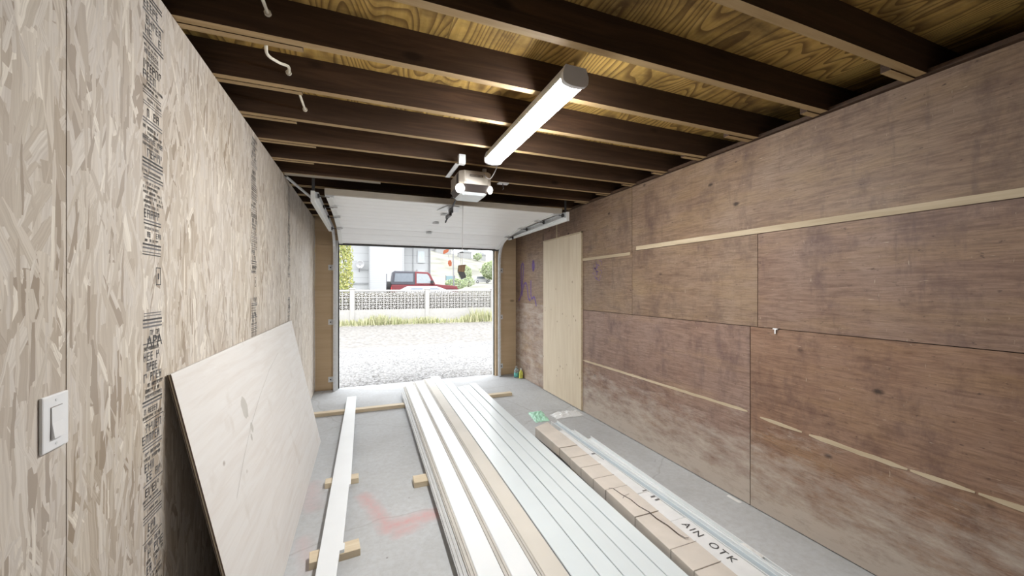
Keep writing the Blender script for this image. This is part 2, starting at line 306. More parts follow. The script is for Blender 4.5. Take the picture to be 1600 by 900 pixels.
# ------------------------------------------------------------------ mesh helpers
class MB:
    def __init__(s): s.v = []; s.f = []; s.mi = []; s.cur = 0
    def add(s, vs, fs, mi=None):
        o = len(s.v); s.v += [tuple(v) for v in vs]
        for q in fs: s.f.append(tuple(i + o for i in q)); s.mi.append(s.cur if mi is None else mi)
        return s
    def box(s, x0, x1, y0, y1, z0, z1, mi=None, bottom=None):
        vs = [(x, y, z) for z in (z0, z1) for y in (y0, y1) for x in (x0, x1)]
        o = len(s.f)
        s.add(vs, [(0, 2, 3, 1), (4, 5, 7, 6), (0, 1, 5, 4), (2, 6, 7, 3), (0, 4, 6, 2), (1, 3, 7, 5)], mi)
        if bottom is not None: s.mi[o] = bottom
        return s
    def frus(s, a, z0, b, z1):                       # a, b: (x0, x1, y0, y1)
        vs = [(a[0], a[2], z0), (a[1], a[2], z0), (a[0], a[3], z0), (a[1], a[3], z0), (b[0], b[2], z1), (b[1], b[2], z1), (b[0], b[3], z1), (b[1], b[3], z1)]
        return s.add(vs, [(0, 2, 3, 1), (4, 5, 7, 6), (0, 1, 5, 4), (2, 6, 7, 3), (0, 4, 6, 2), (1, 3, 7, 5)])
    def prism(s, prof, a0, a1, axis='y'):            # profile: list of 2-D points, counter-clockwise not required
        n = len(prof)
        def P(p, a):
            if axis == 'y': return (p[0], a, p[1])
            if axis == 'x': return (a, p[0], p[1])
            return (p[0], p[1], a)
        vs = [P(p, a0) for p in prof] + [P(p, a1) for p in prof]
        fs = [(i, (i + 1) % n, n + (i + 1) % n, n + i) for i in range(n)]
        fs += [tuple(range(n - 1, -1, -1)), tuple(range(n, 2 * n))]
        return s.add(vs, fs)
    def tube(s, pts, r, n=8):
        pts = [Vector(p) for p in pts]; rings = []
        for i, p in enumerate(pts):
            d = (pts[min(i + 1, len(pts) - 1)] - pts[max(i - 1, 0)]).normalized()
            u = d.cross(Vector((0, 0, 1)) if abs(d.z) < 0.9 else Vector((1, 0, 0))).normalized(); w = d.cross(u)
            rr = r[i] if isinstance(r, (list, tuple)) else r
            rings.append([p + (u * math.cos(2 * math.pi * k / n) + w * math.sin(2 * math.pi * k / n)) * rr for k in range(n)])
        vs = [v for R in rings for v in R]; fs = []
        for i in range(len(rings) - 1):
            for k in range(n): fs.append((i * n + k, i * n + (k + 1) % n, (i + 1) * n + (k + 1) % n, (i + 1) * n + k))
        fs += [tuple(range(n - 1, -1, -1)), tuple(range((len(rings) - 1) * n, len(rings) * n))]
        return s.add(vs, fs)
    def lathe(s, prof, c, n=20):                      # prof: (r, z)
        vs = []; fs = []
        for r, z in prof:
            for k in range(n): a = 2 * math.pi * k / n; vs.append((c[0] + r * math.cos(a), c[1] + r * math.sin(a), c[2] + z))
        for i in range(len(prof) - 1):
            for k in range(n): fs.append((i * n + k, i * n + (k + 1) % n, (i + 1) * n + (k + 1) % n, (i + 1) * n + k))
        fs += [tuple(range(n - 1, -1, -1)), tuple(range((len(prof) - 1) * n, len(prof) * n))]
        return s.add(vs, fs)
    def ell(s, c, r, n=14, m=9):
        vs = []; fs = []
        for i in range(m + 1):
            t = math.pi * i / m
            for k in range(n): a = 2 * math.pi * k / n; vs.append((c[0] + r[0] * math.sin(t) * math.cos(a), c[1] + r[1] * math.sin(t) * math.sin(a), c[2] + r[2] * math.cos(t)))
        for i in range(m):
            for k in range(n): fs.append((i * n + k, (i + 1) * n + k, (i + 1) * n + (k + 1) % n, i * n + (k + 1) % n))
        return s.add(vs, fs)
    def cylx(s, c, r, w, n=18): return s.tube([(c[0] - w / 2, c[1], c[2]), (c[0] + w / 2, c[1], c[2])], r, n)
    def cyly(s, c, r, w, n=18): return s.tube([(c[0], c[1] - w / 2, c[2]), (c[0], c[1] + w / 2, c[2])], r, n)
    def build(s, name, mats, parent=None, smooth=False, bevel=0, local=False):
        me = bpy.data.meshes.new(name)
        off = Vector((0, 0, 0))
        if parent is not None and not local:
            p = parent
            while p is not None: off += p.location; p = p.parent
        me.from_pydata([tuple(Vector(v) - off) for v in s.v], [], s.f)
        if not isinstance(mats, (list, tuple)): mats = [mats]
        for m in mats: me.materials.append(M[m] if isinstance(m, str) else m)
        me.polygons.foreach_set('material_index', s.mi)
        bm = bmesh.new(); bm.from_mesh(me); bmesh.ops.recalc_face_normals(bm, faces=bm.faces); bm.to_mesh(me); bm.free()
        if smooth:
            me.polygons.foreach_set('use_smooth', [True] * len(me.polygons))
        me.update()
        o = bpy.data.objects.new(name, me); COL.objects.link(o)
        if parent is not None: o.parent = parent
        if bevel:
            b = o.modifiers.new('bevel', 'BEVEL'); b.width = bevel; b.segments = 2; b.limit_method = 'ANGLE'
        return o
def tag(o, label, cat, group=None, kind=None):
    o['label'] = label; o['category'] = cat
    if group: o['group'] = group
    if kind: o['kind'] = kind
    return o
def thing(name, loc, label, cat, group=None, rz=0.0):
    o = bpy.data.objects.new(name, None); COL.objects.link(o); o.location = loc; o.rotation_euler.z = rz; o.empty_display_size = 0.1
    return tag(o, label, cat, group)
def struct(o, label=None, cat=None):
    o['kind'] = 'structure'
    if label: o['label'] = label
    if cat: o['category'] = cat
    return o
def text2d(txt, size):
    cu = bpy.data.curves.new('t', 'FONT'); cu.body = txt; cu.size = size
    ob = bpy.data.objects.new('t', cu); COL.objects.link(ob)
    bpy.context.view_layer.update()
    me = bpy.data.meshes.new_from_object(ob.evaluated_get(bpy.context.evaluated_depsgraph_get()))
    vs = [(v.co.x, v.co.y) for v in me.vertices]; fs = [tuple(p.vertices) for p in me.polygons]
    bpy.data.objects.remove(ob); bpy.data.curves.remove(cu); bpy.data.meshes.remove(me)
    return vs, fs
def ribbon(pts, w):
    """flat stroke through 2-D points -> verts, faces"""
    vs = []; fs = []
    for i, p in enumerate(pts):
        a = Vector(pts[max(i - 1, 0)]); b = Vector(pts[min(i + 1, len(pts) - 1)]); d = (b - a).normalized(); n = Vector((-d.y, d.x)) * w / 2
        vs += [tuple(Vector(p) + n), tuple(Vector(p) - n)]
    for i in range(len(pts) - 1): fs.append((2 * i, 2 * i + 1, 2 * i + 3, 2 * i + 2))
    return vs, fs
def smooth_path(pts, k=6):
    out = []; P = [Vector(p) for p in pts]
    for i in range(len(P) - 1):
        p0, p1, p2, p3 = P[max(i - 1, 0)], P[i], P[i + 1], P[min(i + 2, len(P) - 1)]
        for j in range(k):
            t = j / k; out.append(0.5 * ((2 * p1) + (p2 - p0) * t + (2 * p0 - 5 * p1 + 4 * p2 - p3) * t * t + (3 * p1 - p0 - 3 * p2 + p3) * t ** 3))
    out.append(P[-1]); return [tuple(p) for p in out]

# ================================================================== THE ROOM
XL, XR, YB, YF, ZW, ZS = -0.655, 2.48, -1.6, 6.14, 2.50, 2.66
fl = MB().box(XL - 0.12, XR + 0.12, YB - 0.1, 6.24, -0.12, 0.0).build('floor', 'conc')
struct(fl, 'grey concrete garage floor with red sprayed marks', 'floor')

# --- left wall: OSB sheets
wl = MB().box(XL - 0.12, XL - 0.0125, YB - 0.1, 6.25, 0, ZW).box(XL - 0.34, XL - 0.30, YB - 0.1, 6.25, ZW - 0.1, ZS).box(XL - 0.34, XL - 0.12, YB - 0.1, 6.25, ZW - 0.14, ZW - 0.1).build('wall_left', 'soffit'); struct(wl, 'left garage wall lined with strand board', 'wall')
ys = [YB, -1.22, 0.0, 1.22, 2.44, 3.66, 4.88, YF]
panels = []
for i in range(len(ys) - 1):
    g = 0.0018
    panels.append(MB().box(XL - 0.012, XL, ys[i] + g, ys[i + 1] - g, 0.006, ZW).build('osb_panel', 'osb', wl))
def stamp(y0, w, ztop, zbot, parent, seed):
    R = random.Random(seed); m = MB(); x = XL + 0.0006
    def rect(a, b, c, d, mi=0): m.add([(x, a, c), (x, b, c), (x, b, d), (x, a, d)], [(0, 1, 2, 3)], mi)
    z = ztop
    while z > zbot:
        if 1.44 < z < 1.60 : z -= 0.03; continue
        r = R.random()
        if r < 0.30:
            h = R.choice((0.003, 0.0045, 0.006)); n = R.choice((1, 2, 2, 3))
            a = y0 + R.uniform(0, 0.01); b = y0 + w - R.uniform(0, 0.02)
            for _ in range(n): rect(a, b, z - h, z, R.choice((0, 1))); z -= h + 0.0055
            z -= 0.003
        else:
            h = R.choice((0.009, 0.012, 0.018, 0.028)); y = y0 + R.uniform(0, 0.03); ye = y0 + w * R.uniform(0.7, 1.0); mi = R.choice((0, 1, 1))
            while y < ye - h * 0.5:
                cw = h * R.uniform(0.4, 0.65); t = h * 0.16; k = R.random()
                if k < 0.85:
                    rect(y, y + t, z - h, z, mi)
                    if k < 0.6: rect(y + cw - t, y + cw, z - h * R.choice((1, 1, 0.5)), z, mi)
                    if k > 0.2: rect(y, y + cw, z - t, z, mi)
                    if k > 0.4 or k < 0.1: rect(y, y + cw, z - h * 0.55, z - h * 0.55 + t, mi)
                    if k > 0.55: rect(y, y + cw, z - h, z - h + t, mi)
                y += cw + h * 0.17
            z -= h + 0.006
    for zz, sz in ((1.305, 0.055),):
        vs, fs = text2d('APA', sz); m.add([(x + 0.0003, y0 + 0.025 + a, zz + b) for a, b in vs], fs, 0)
    a, b, c, d, t = y0 + 0.085, y0 + 0.118, 1.51, 1.57, 0.003   # small outlined box mark
    rect(a, b, c, c + t); rect(a, b, d - t, d); rect(a, a + t, c, d); rect(b - t, b, c, d); rect(a + 0.012, a + 0.02, c + 0.02, c + 0.04)
    return m.build('stamp_print', ['ink', 'inkg'], parent)
st = stamp(1.550, 0.137, 2.46, 0.42, panels[3], 3); st['label'] = 'column of black printed mill stamps'
st = stamp(2.80, 0.15, 2.46, 0.42, panels[4], 5); st['label'] = 'column of black printed mill stamps'
stamp(4.03, 0.14, 2.46, 0.42, panels[5], 6)

# --- right wall: old plywood sheets
wr = MB().box(XR + 0.0125, XR + 0.12, YB - 0.1, 6.25, 0, ZW).box(XR + 0.30, XR + 0.34, YB - 0.1, 6.25, ZW - 0.1, ZS).box(XR + 0.12, XR + 0.34, YB - 0.1, 6.25, ZW - 0.14, ZW - 0.1).build('wall_right', 'soffit')
struct(wr, 'right garage wall lined with old brown plywood', 'wall')
def rp(y0, y1, z0, z1, mat, dx=0.0, g=0.0012):
    return MB().box(XR - dx, XR + 0.012, y0 + g, y1 - g, z0 + g, z1 - g).build('plywood_panel', mat, wr)
rp(YB, 1.83, 0.006, 1.235, 'ply3'); rp(1.833, 3.98, 0.006, 1.235, 'ply5')
rp(YB, 1.777, 1.237, 1.865, 'ply2'); rp(1.779, 3.06, 1.237, 1.865, 'ply1'); rp(YB, 3.06, 1.865, ZW, 'ply1', 0.001)
rp(3.063, 3.98, 1.237, 1.845, 'ply1'); rp(3.064, 4.55, 1.845, ZW, 'ply1', 0.002)
rp(3.98, 5.035, 0.006, 1.5, 'ply2'); rp(4.55, 5.035, 1.845, ZW, 'ply2'); rp(3.98, 5.035, 1.5, 1.845, 'ply2')
hi_p = rp(5.035, YF, 1.25, ZW, 'ply1'); rp(5.035, YF, 0.006, 1.25, 'ply4')
np_ = MB().box(XR - 0.014, XR - 0.001, 3.985, 5.03, 0.01, 2.172).build('door_blank_panel', 'newply', wr, bevel=0.0015); np_['label'] = 'pale new plywood panel covering a doorway'
MB().box(XR - 0.02, XR, 3.972, 3.984, 0.01, 2.19).box(XR - 0.02, XR, 3.972, 5.03, 2.173, 2.188).build('panel_edging', 'rawstrip', wr)
MB().box(XR - 0.03, XR + 0.012, YB, YF, ZW, ZW + 0.022).build('top_plate', 'joist', wr)
for (y0, y1, z0, z1) in ((YB, 3.0, 1.868, 1.905), (3.09, 3.97, 1.828, 1.858)):
    MB().box(XR - 0.004, XR + 0.001, y0, y1, z0, z1).build('batten', 'rawstrip', wr)
MB().box(XR - 0.004, XR, 4.62, 4.65, 2.19, ZW).build('batten', 'rawstrip', wr)
def rough_strip(y0, y1, zc0, zc1, w, seed):
    R = random.Random(seed); n = max(3, int((y1 - y0) / 0.06)); m = MB(); top = []; bot = []
    for i in range(n + 1):
        t = i / n; y = y0 + (y1 - y0) * t; zc = zc0 + (zc1 - zc0) * t; e = 0.35 if i in (0, n) else 1
        top.append((y, zc + w / 2 * e * R.uniform(0.75, 1.1))); bot.append((y, zc - w / 2 * e * R.uniform(0.75, 1.1)))
    m.prism(top + bot[::-1], XR - 0.003, XR + 0.001, 'x'); return m.build('batten', 'rawstrip', wr)
rough_strip(1.85, 3.97, 0.645, 0.625, 0.022, 1); rough_strip(1.50, 1.76, 0.625, 0.632, 0.022, 2); rough_strip(1.02, 1.46, 0.612, 0.622, 0.026, 3); rough_strip(0.80, 1.01, 0.61, 0.612, 0.026, 4); rough_strip(0.55, 0.79, 0.607, 0.61, 0.024, 5); rough_strip(-0.6, 0.54, 0.605, 0.607, 0.024, 6)
# "hi" in purple spray paint
g = MB()
def stroke(pts, w, dx=0.0006):
    vs, fs = ribbon(smooth_path([(p[0], p[1], 0) for p in pts]) and [(q[0], q[1]) for q in smooth_path([(p[0], p[1], 0) for p in pts])], w)
    g.add([(XR - dx, a, b) for a, b in vs], fs)
stroke([(6.02, 1.28), (5.93, 1.36), (5.84, 1.62), (5.80, 1.84), (5.84, 1.91), (5.90, 1.84), (5.90, 1.62), (5.87, 1.36)], 0.032)
stroke([(5.87, 1.38), (5.80, 1.54), (5.70, 1.58), (5.64, 1.48), (5.60, 1.34), (5.52, 1.30)], 0.032, 0.0008)
stroke([(5.50, 1.62), (5.50, 1.40), (5.46, 1.33), (5.38, 1.36), (5.32, 1.27), (5.30, 1.22)], 0.032, 0.001)
stroke([(5.44, 1.84), (5.41, 1.92), (5.38, 1.84), (5.41, 1.78), (5.44, 1.84)], 0.05, 0.0012)
gr = g.build('graffiti', 'purple', hi_p); gr['label'] = 'purple spray painted word hi'
sc = MB(); R = random.Random(5)
for _ in range(16):
    y, z = R.gauss(3.66, 0.05), R.gauss(1.70, 0.045); a = R.uniform(0, 6.28); L = R.uniform(0.02, 0.07)
    vs, fs = ribbon([(y, z), (y + L * math.cos(a), z + L * math.sin(a)), (y + L * 1.3 * math.cos(a + 0.6), z + L * 1.3 * math.sin(a + 0.6))], 0.006)
    sc.add([(XR - 0.0007, p, q) for p, q in vs], fs)
s_ = sc.build('scribble', 'purple', wr); s_['label'] = 'purple paint scribble'

# --- front wall
wf = MB().box(XL, -0.352, YF + 0.012, 6.25, 0, ZS).box(XL - 0.34, XL, 6.25, 6.28, 2.3, ZS).box(XR, XR + 0.34, 6.25, 6.28, 2.3, ZS).box(2.092, XR, YF + 0.012, 6.25, 0, ZS).box(-0.352, 2.092, YF + 0.012, 6.25, 2.20, ZS).build('wall_front', 'tanply')
struct(wf, 'front wall around the garage door opening', 'wall')
for (x0, x1, z0, z1) in ((XL, -0.40, 0.02, 2.128), (XL, -0.40, 2.131, ZW), (2.20, XR, 0.02, 1.245), (2.20, XR, 1.248, ZW), (-0.40, 2.2, 2.30, ZW)):
    MB().box(x0 + 0.001, x1 - 0.001, YF, YF + 0.012, z0, z1).build('plywood_panel', 'tanply', wf)
t1 = MB().box(-0.40, -0.352, YF - 0.02, 6.26, 0, 2.2).build('trim_1', 'whitem'); struct(t1, 'white door jamb on the left of the opening', 'trim')
MB().box(-0.352, -0.338, 6.20, 6.24, 0.0, 2.2).build('weather_strip', 'rubber', t1)
t2 = MB().box(2.092, 2.14, YF - 0.02, 6.26, 0, 2.2).build('trim_2', 'tanply'); struct(t2, 'wooden door jamb on the right of the opening', 'trim')
MB().box(2.078, 2.092, 6.20, 6.24, 0.0, 2.2).build('weather_strip', 'whitem', t2)
t3 = MB().box(-0.40, 2.14, 6.16, 6.26, 2.2, 2.26).build('trim_3', 'tanply'); struct(t3, 'wooden head jamb over the opening', 'trim')
wb = MB().box(XL - 0.36, XR + 0.34, YB - 0.1, YB, 0, ZS).build('wall_back', 'backw'); struct(wb, 'plain back wall', 'wall')

# --- ceiling: sheathing sheets over joists
ce = MB().box(XL - 0.36, XR + 0.36, YB - 0.1, 6.3, ZS + 0.016, ZS + 0.08).build('ceiling', 'soffit'); struct(ce, 'open roof of dark joists and plywood sheathing', 'ceiling')
xs = [XL - 0.34, 0.36, XR + 0.34]
jy = [0.94 + 0.405 * k for k in range(-6, 13)]
for i in range(2):
    yy = YB - 0.1; k = 0
    edges = [YB - 0.1] + [jy[q] + 0.02 for q in (2, 5, 8, 11, 14, 17)] + [6.3]
    for a, b in zip(edges[:-1], edges[1:]):
        MB().box(xs[i] + 0.001, xs[i + 1] - 0.001, a + 0.001, b - 0.001, ZS, ZS + 0.015).build('sheathing_panel', 'sheath', ce)
R = random.Random(11)
for y in jy:
    if y < YB + 0.05 or y > 6.05: continue
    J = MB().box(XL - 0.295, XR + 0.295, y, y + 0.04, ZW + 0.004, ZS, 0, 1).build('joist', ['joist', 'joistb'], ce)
    L = R.uniform(0.25, 0.42)
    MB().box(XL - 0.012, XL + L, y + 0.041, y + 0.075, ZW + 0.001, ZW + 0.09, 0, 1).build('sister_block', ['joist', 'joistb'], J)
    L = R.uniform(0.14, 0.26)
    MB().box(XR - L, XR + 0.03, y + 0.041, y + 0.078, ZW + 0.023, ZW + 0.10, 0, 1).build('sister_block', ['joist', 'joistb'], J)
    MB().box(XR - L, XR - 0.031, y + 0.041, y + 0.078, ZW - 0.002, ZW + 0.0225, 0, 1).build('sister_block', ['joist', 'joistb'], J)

# ================================================================== OVERHEAD DOOR
prof = [(3.80, 2.352), (4.335, 2.352), (4.87, 2.340), (5.405, 2.288), (5.915, 2.135)]
dr = thing('door_1', (0.87, 3.8, 2.3), 'white sectional overhead garage door rolled up under the joists', 'door'); dr['kind'] = 'structure'
for (a, b) in zip(prof[:-1], prof[1:]):
    m = MB(); d = Vector((b[0] - a[0], b[1] - a[1])).normalized(); n = Vector((-d.y, d.x)); 
    A = Vector(a) + d * 0.0015; B = Vector(b) - d * 0.0015; mid = (A + B) / 2
    # panel with two shallow pressed grooves
    pr = []
    L = (B - A).length
    for t, dz in ((0, 0.002), (0.008, 0), (L * 0.32, 0), (L * 0.32 + 0.005, 0.003), (L * 0.32 + 0.01, 0), (L * 0.66, 0), (L * 0.66 + 0.005, 0.003), (L * 0.66 + 0.01, 0), (L - 0.008, 0), (L, 0.002)):
        p = A + d * t + n * dz; pr.append((p.x, p.y))
    q = B + n * 0.04; r_ = A + n * 0.04; pr += [(q.x, q.y), (r_.x, r_.y)]
    m.prism(pr, -0.325, 2.075, 'x'); sec = m.build('door_section', 'doorw', dr)
    for hx in (-0.30, 2.05):      # white end stiles
        ms = MB(); P = [A, B, B - n * 0.008, A - n * 0.008]
        ms.prism([(p.x, p.y) for p in P], hx - 0.025, hx + 0.025, 'x'); ms.build('end_stile', 'whitem', sec)
MB().box(-0.325, 2.08, 3.765, 3.80, 2.34, 2.395).build('top_strut', 'doorstrut', dr)
b = prof[-1]; MB().prism([(b[0] - 0.01, b[1] - 0.012), (b[0] + 0.055, b[1] - 0.02), (b[0] + 0.055, b[1] + 0.03), (b[0], b[1] + 0.03)], -0.335, 2.085, 'x').build('bottom_seal', 'rubber', dr)
for i, a in enumerate(prof[:4]):
    yy, zz = (a[0], a[1]) if i else (3.84, 2.352)
    for hx in (-0.29, 0.86, 2.04):
        if i == 0 and hx == 0.86: continue
        h = MB().box(hx - 0.035, hx + 0.035, yy - 0.05, yy - 0.008, zz - 0.012, zz - 0.008).box(hx - 0.035, hx + 0.035, yy + 0.008, yy + 0.05, zz - 0.014, zz - 0.008)
        h.cylx((hx, yy, zz - 0.016), 0.007, 0.075, 10); hg = h.build('hinge', 'galv', dr)
        if hx != 0.86:
            sgn = -1 if hx < 0.5 else 1
            mr = MB().cylx((hx + sgn * 0.09, yy, zz - 0.02), 0.022, 0.014, 14); mr.cylx((hx + sgn * 0.045, yy, zz - 0.02), 0.005, 0.09, 8); mr.build('roller', 'dsteel', hg)
pb = MB(); pb.prism([(0.74, 4.13), (0.98, 4.13), (0.93, 3.86), (0.80, 3.86)], 2.338, 2.344, 'z'); pl = pb.build('arm_bracket', 'galv', dr)
MB().box(0.845, 0.875, 3.92, 4.02, 2.29, 2.338).build('bracket_lug', 'dsteel', pl)
arm = MB().tube([(0.845, 3.55, 2.405), (0.84, 3.80, 2.32), (0.835, 4.0, 2.255), (0.83, 4.10, 2.215)], 0.009, 6).box(0.822, 0.846, 3.86, 4.06, 2.245, 2.275)
arm.build('lift_arm', 'dsteel', dr); MB().tube([(0.86, 3.97, 2.30), (0.84, 4.05, 2.24)], 0.006, 6).build('arm_link', 'dsteel', dr)

def track(x, s, label):
    t = thing('door_track', (x, 6.05, 0.0), label, 'door track', 'overhead door tracks')
    def chan(path, name):
        # C channel swept in the Y-Z plane
        m = MB(); pts = [Vector((p[0], p[1])) for p in path]; vs = []; sec = [(-0.004, -0.03), (0.028, -0.03), (0.028, -0.022), (0.004, -0.024), (0.004, 0.024), (0.028, 0.022), (0.028, 0.03), (-0.004, 0.03)]
        for i, p in enumerate(pts):
            d = (pts[min(i + 1, len(pts) - 1)] - pts[max(i - 1, 0)]).normalized(); n = Vector((-d.y, d.x))
            for (u, w) in sec: q = p + n * w; vs.append((x - s * u, q.x, q.y))
        k = len(sec); fs = []
        for i in range(len(pts) - 1):
            for j in range(k): fs.append((i * k + j, i * k + (j + 1) % k, (i + 1) * k + (j + 1) % k, (i + 1) * k + j))
        fs += [tuple(range(k)), tuple(range((len(pts) - 1) * k, len(pts) * k))]
        m.add(vs, fs); return m.build(name, 'galv', t)
    chan([(6.07, 0.0), (6.07, 1.0), (6.07, 1.95)], 'vertical_rail')
    arc = [(6.07 - 0.36 * (1 - math.cos(a)), 1.95 + 0.36 * math.sin(a)) for a in [math.pi / 2 * k / 10 for k in range(11)]]
    chan(arc, 'curved_rail')
    chan([(5.71, 2.31), (3.82, 2.335)], 'horizontal_rail')
    e = MB().prism([(x + s * 0.002, 2.27), (x + s * 0.034, 2.27), (x + s * 0.034, 2.37), (x + s * 0.002, 2.37)], 3.80, 5.7, 'y').build('angle_rail', 'whitem', t)
    for z in (0.16, 1.0, 1.8):
        bk = MB().box(x + s * 0.004 - 0.001, x + s * 0.004 + 0.001, 6.07, YF, z - 0.04, z + 0.04).box(min(x, x + s * 0.075), max(x, x + s * 0.075), YF - 0.004, YF, z - 0.04, z + 0.04).build('jamb_bracket', 'galv', t)
        MB().cyly((x + s * 0.045, YF - 0.01, z), 0.01, 0.016, 8).build('bolt', 'dsteel', bk)
    # hanger angles up to the joists
    MB().box(x + s * 0.02 - 0.012, x + s * 0.02 + 0.012, 3.86, 3.87, 2.34, 2.52).build('hanger_strap', 'dsteel', t)
    return t
tl = track(-0.405, -1, 'galvanised door track beside the strand board wall')
MB().tube([(-0.425, 4.25, 2.35), (-0.64, 3.87, 2.49)], 0.012, 6).build('brace', 'galv', tl); MB().box(-0.64, 0.15, 3.79, 3.80, 2.485, 2.515).build('cross_angle', 'doorstrut', tl)
track(2.16, 1, 'galvanised door track in front of the graffiti wall')

# ================================================================== LAMP
LX, LY0, LY1 = 0.895, 1.49, 2.68
lp = thing('ceiling_light', (LX, (LY0 + LY1) / 2, 2.5), 'long white wraparound ceiling light, lit, under the joists', 'light')
MB().prism([(LX - 0.05, 2.502), (LX - 0.062, 2.465), (LX - 0.062, 2.452), (LX + 0.062, 2.452), (LX + 0.062, 2.465), (LX + 0.05, 2.502)], LY0 + 0.02, LY1 - 0.02, 'y').build('housing', 'whitem', lp)
dp = [(LX - 0.060, 2.452)] + [(LX - 0.058 * math.cos(a), 2.445 - 0.028 * math.sin(a) ** 0.6) for a in [math.pi * k / 12 for k in range(13)]] + [(LX + 0.060, 2.452)]
MB().prism(dp, LY0 + 0.022, LY1 - 0.022, 'y').build('diffuser', 'lens', lp)
ep = [(LX - 0.052, 2.503), (LX - 0.066, 2.466)] + [(LX - 0.066 * math.cos(a), 2.446 - 0.034 * math.sin(a) ** 0.6) for a in [math.pi * k / 12 for k in range(13)]] + [(LX + 0.066, 2.466), (LX + 0.052, 2.503)]
for a, b_ in ((LY0, LY0 + 0.022), (LY1 - 0.022, LY1)): MB().prism(ep, a, b_, 'y').build('end_cap', 'white', lp)
MB().tube(smooth_path([(0.93, LY1, 2.45), (0.95, LY1 + 0.07, 2.42), (0.93, LY1 + 0.16, 2.36), (0.90, LY1 + 0.2, 2.39), (0.91, LY1 + 0.27, 2.44)]), 0.004, 6).build('power_lead', 'cord', lp)

# ================================================================== GARAGE DOOR OPENER
OX0, OX1, OY0, OY1 = 0.715, 0.985, 2.96, 3.30
op = thing('garage_door_opener', (0.85, 3.13, 2.45), 'champagne garage door opener with lit bulbs hanging from joists', 'door opener')
c = 0.035
octo = lambda e: [(OX0 + c + e, OY0 + e), (OX1 - c - e, OY0 + e), (OX1 - e, OY0 + c + e), (OX1 - e, OY1 - e), (OX0 + e, OY1 - e), (OX0 + e, OY0 + c + e)]
MB().prism(octo(0), 2.335, 2.448, 'z').build('body', 'beige', op, bevel=0.006)
fp = MB().box(OX0 + 0.05, OX1 - 0.05, OY0 - 0.004, OY0, 2.337, 2.440).build('front_panel', 'beige', op, bevel=0.001)
lb = MB().box(0.795, 0.905, OY0 - 0.0055, OY0 - 0.004, 2.398, 2.414).build('name_plate', 'dplast', fp)
mm = MB(); R = random.Random(2)
for k in range(9): mm.box(0.800 + k * 0.0112, 0.800 + k * 0.0112 + 0.0075, OY0 - 0.0062, OY0 - 0.0055, 2.402, 2.410)
mm.build('plate_print', 'beige', fp)
def loft(name, p0, z0, p1, z1, mat):
    n = len(p0); vs = [(a, b_, z0) for a, b_ in p0] + [(a, b_, z1) for a, b_ in p1]
    return MB().add(vs, [(i, (i + 1) % n, n + (i + 1) % n, n + i) for i in range(n)] + [tuple(range(n)), tuple(range(n, 2 * n))]).build(name, mat, op)
sh = lambda P, k: [(0.85 + (a - 0.85) * k, 3.14 + (b_ - 3.14) * k) for a, b_ in P]
loft('lower_shroud', octo(-0.004), 2.335, sh(octo(0), 0.80), 2.282, 'dplast')
loft('bottom_lens', sh(octo(0), 0.80), 2.2815, sh(octo(0), 0.68), 2.262, 'frost')
MB().ell((0.722, 2.985, 2.302), (0.038, 0.036, 0.038)).build('light_lens', 'bulb', op, True)
MB().ell((0.972, 2.975, 2.305), (0.020, 0.032, 0.032)).build('light_lens', 'bulb', op, True)
MB().box(OX0 - 0.003, OX0, 3.02, 3.07, 2.35, 2.43).build('side_vent', 'dplast', op)
MB().box(0.80, 0.90, 3.05, 3.09, 2.448, 2.466).build('mount_tab', 'dplast', op)
br = MB().box(0.685, 0.69, 2.84, 3.22, 2.445, 2.485).box(0.65, 0.69, 2.84, 3.22, 2.445, 2.449).build('hanging_angle', 'galv', op)
for k in range(7): MB().box(0.6845, 0.6905, 2.87 + k * 0.05, 2.89 + k * 0.05, 2.458, 2.470).build('slot', 'rubber', br)
MB().box(0.67, 0.72, 2.80, 2.845, 2.44, 2.51).build('joist_clip', 'galv', op); MB().box(0.95, 0.98, 3.1, 3.13, 2.448, 2.52).build('hanging_strap', 'galv', op)
MB().box(0.835, 0.865, OY1, 6.13, 2.405, 2.43).build('drive_rail', 'galv', op)
MB().box(0.82, 0.88, 3.45, 3.58, 2.395, 2.44).build('trolley', 'dsteel', op)
cd = thing('release_cord', (0.83, 3.36, 1.55), 'thin pull cord with small wooden block dangling in the doorway', 'pull cord')
MB().tube([(0.84, 3.36, 2.406), (0.832, 3.36, 1.71)], 0.0022, 6).build('cord', 'cord', cd); MB().tube([(0.816, 3.36, 1.82), (0.82, 3.36, 1.70)], 0.0018, 6).build('cord', 'cord', cd)
MB().tube([(0.812, 3.36, 1.822), (0.842, 3.36, 1.822)], 0.004, 6).build('knot', 'rubber', cd)
MB().add([(0.800, 3.345, 1.705), (0.862, 3.345, 1.712), (0.850, 3.345, 1.645), (0.792, 3.345, 1.648), (0.800, 3.375, 1.705), (0.862, 3.375, 1.712), (0.850, 3.375, 1.645), (0.792, 3.375, 1.648)], [(0, 1, 2, 3), (7, 6, 5, 4), (0, 4, 5, 1), (1, 5, 6, 2), (2, 6, 7, 3), (3, 7, 4, 0)]).build('wood_block', 'block', cd)
MB().add([(0.792, 3.347, 1.646), (0.850, 3.347, 1.645), (0.868, 3.35, 1.595), (0.826, 3.35, 1.580), (0.792, 3.373, 1.646), (0.850, 3.373, 1.645), (0.868, 3.37, 1.595), (0.826, 3.37, 1.580)], [(0, 1, 2, 3), (7, 6, 5, 4), (0, 4, 5, 1), (1, 5, 6, 2), (2, 6, 7, 3), (3, 7, 4, 0)]).build('wood_block', 'dsteel', cd)
ps = thing('ceiling_plate', (1.24, 3.40, 2.5), 'small white plate with hook under joist right of the opener', 'ceiling plate')
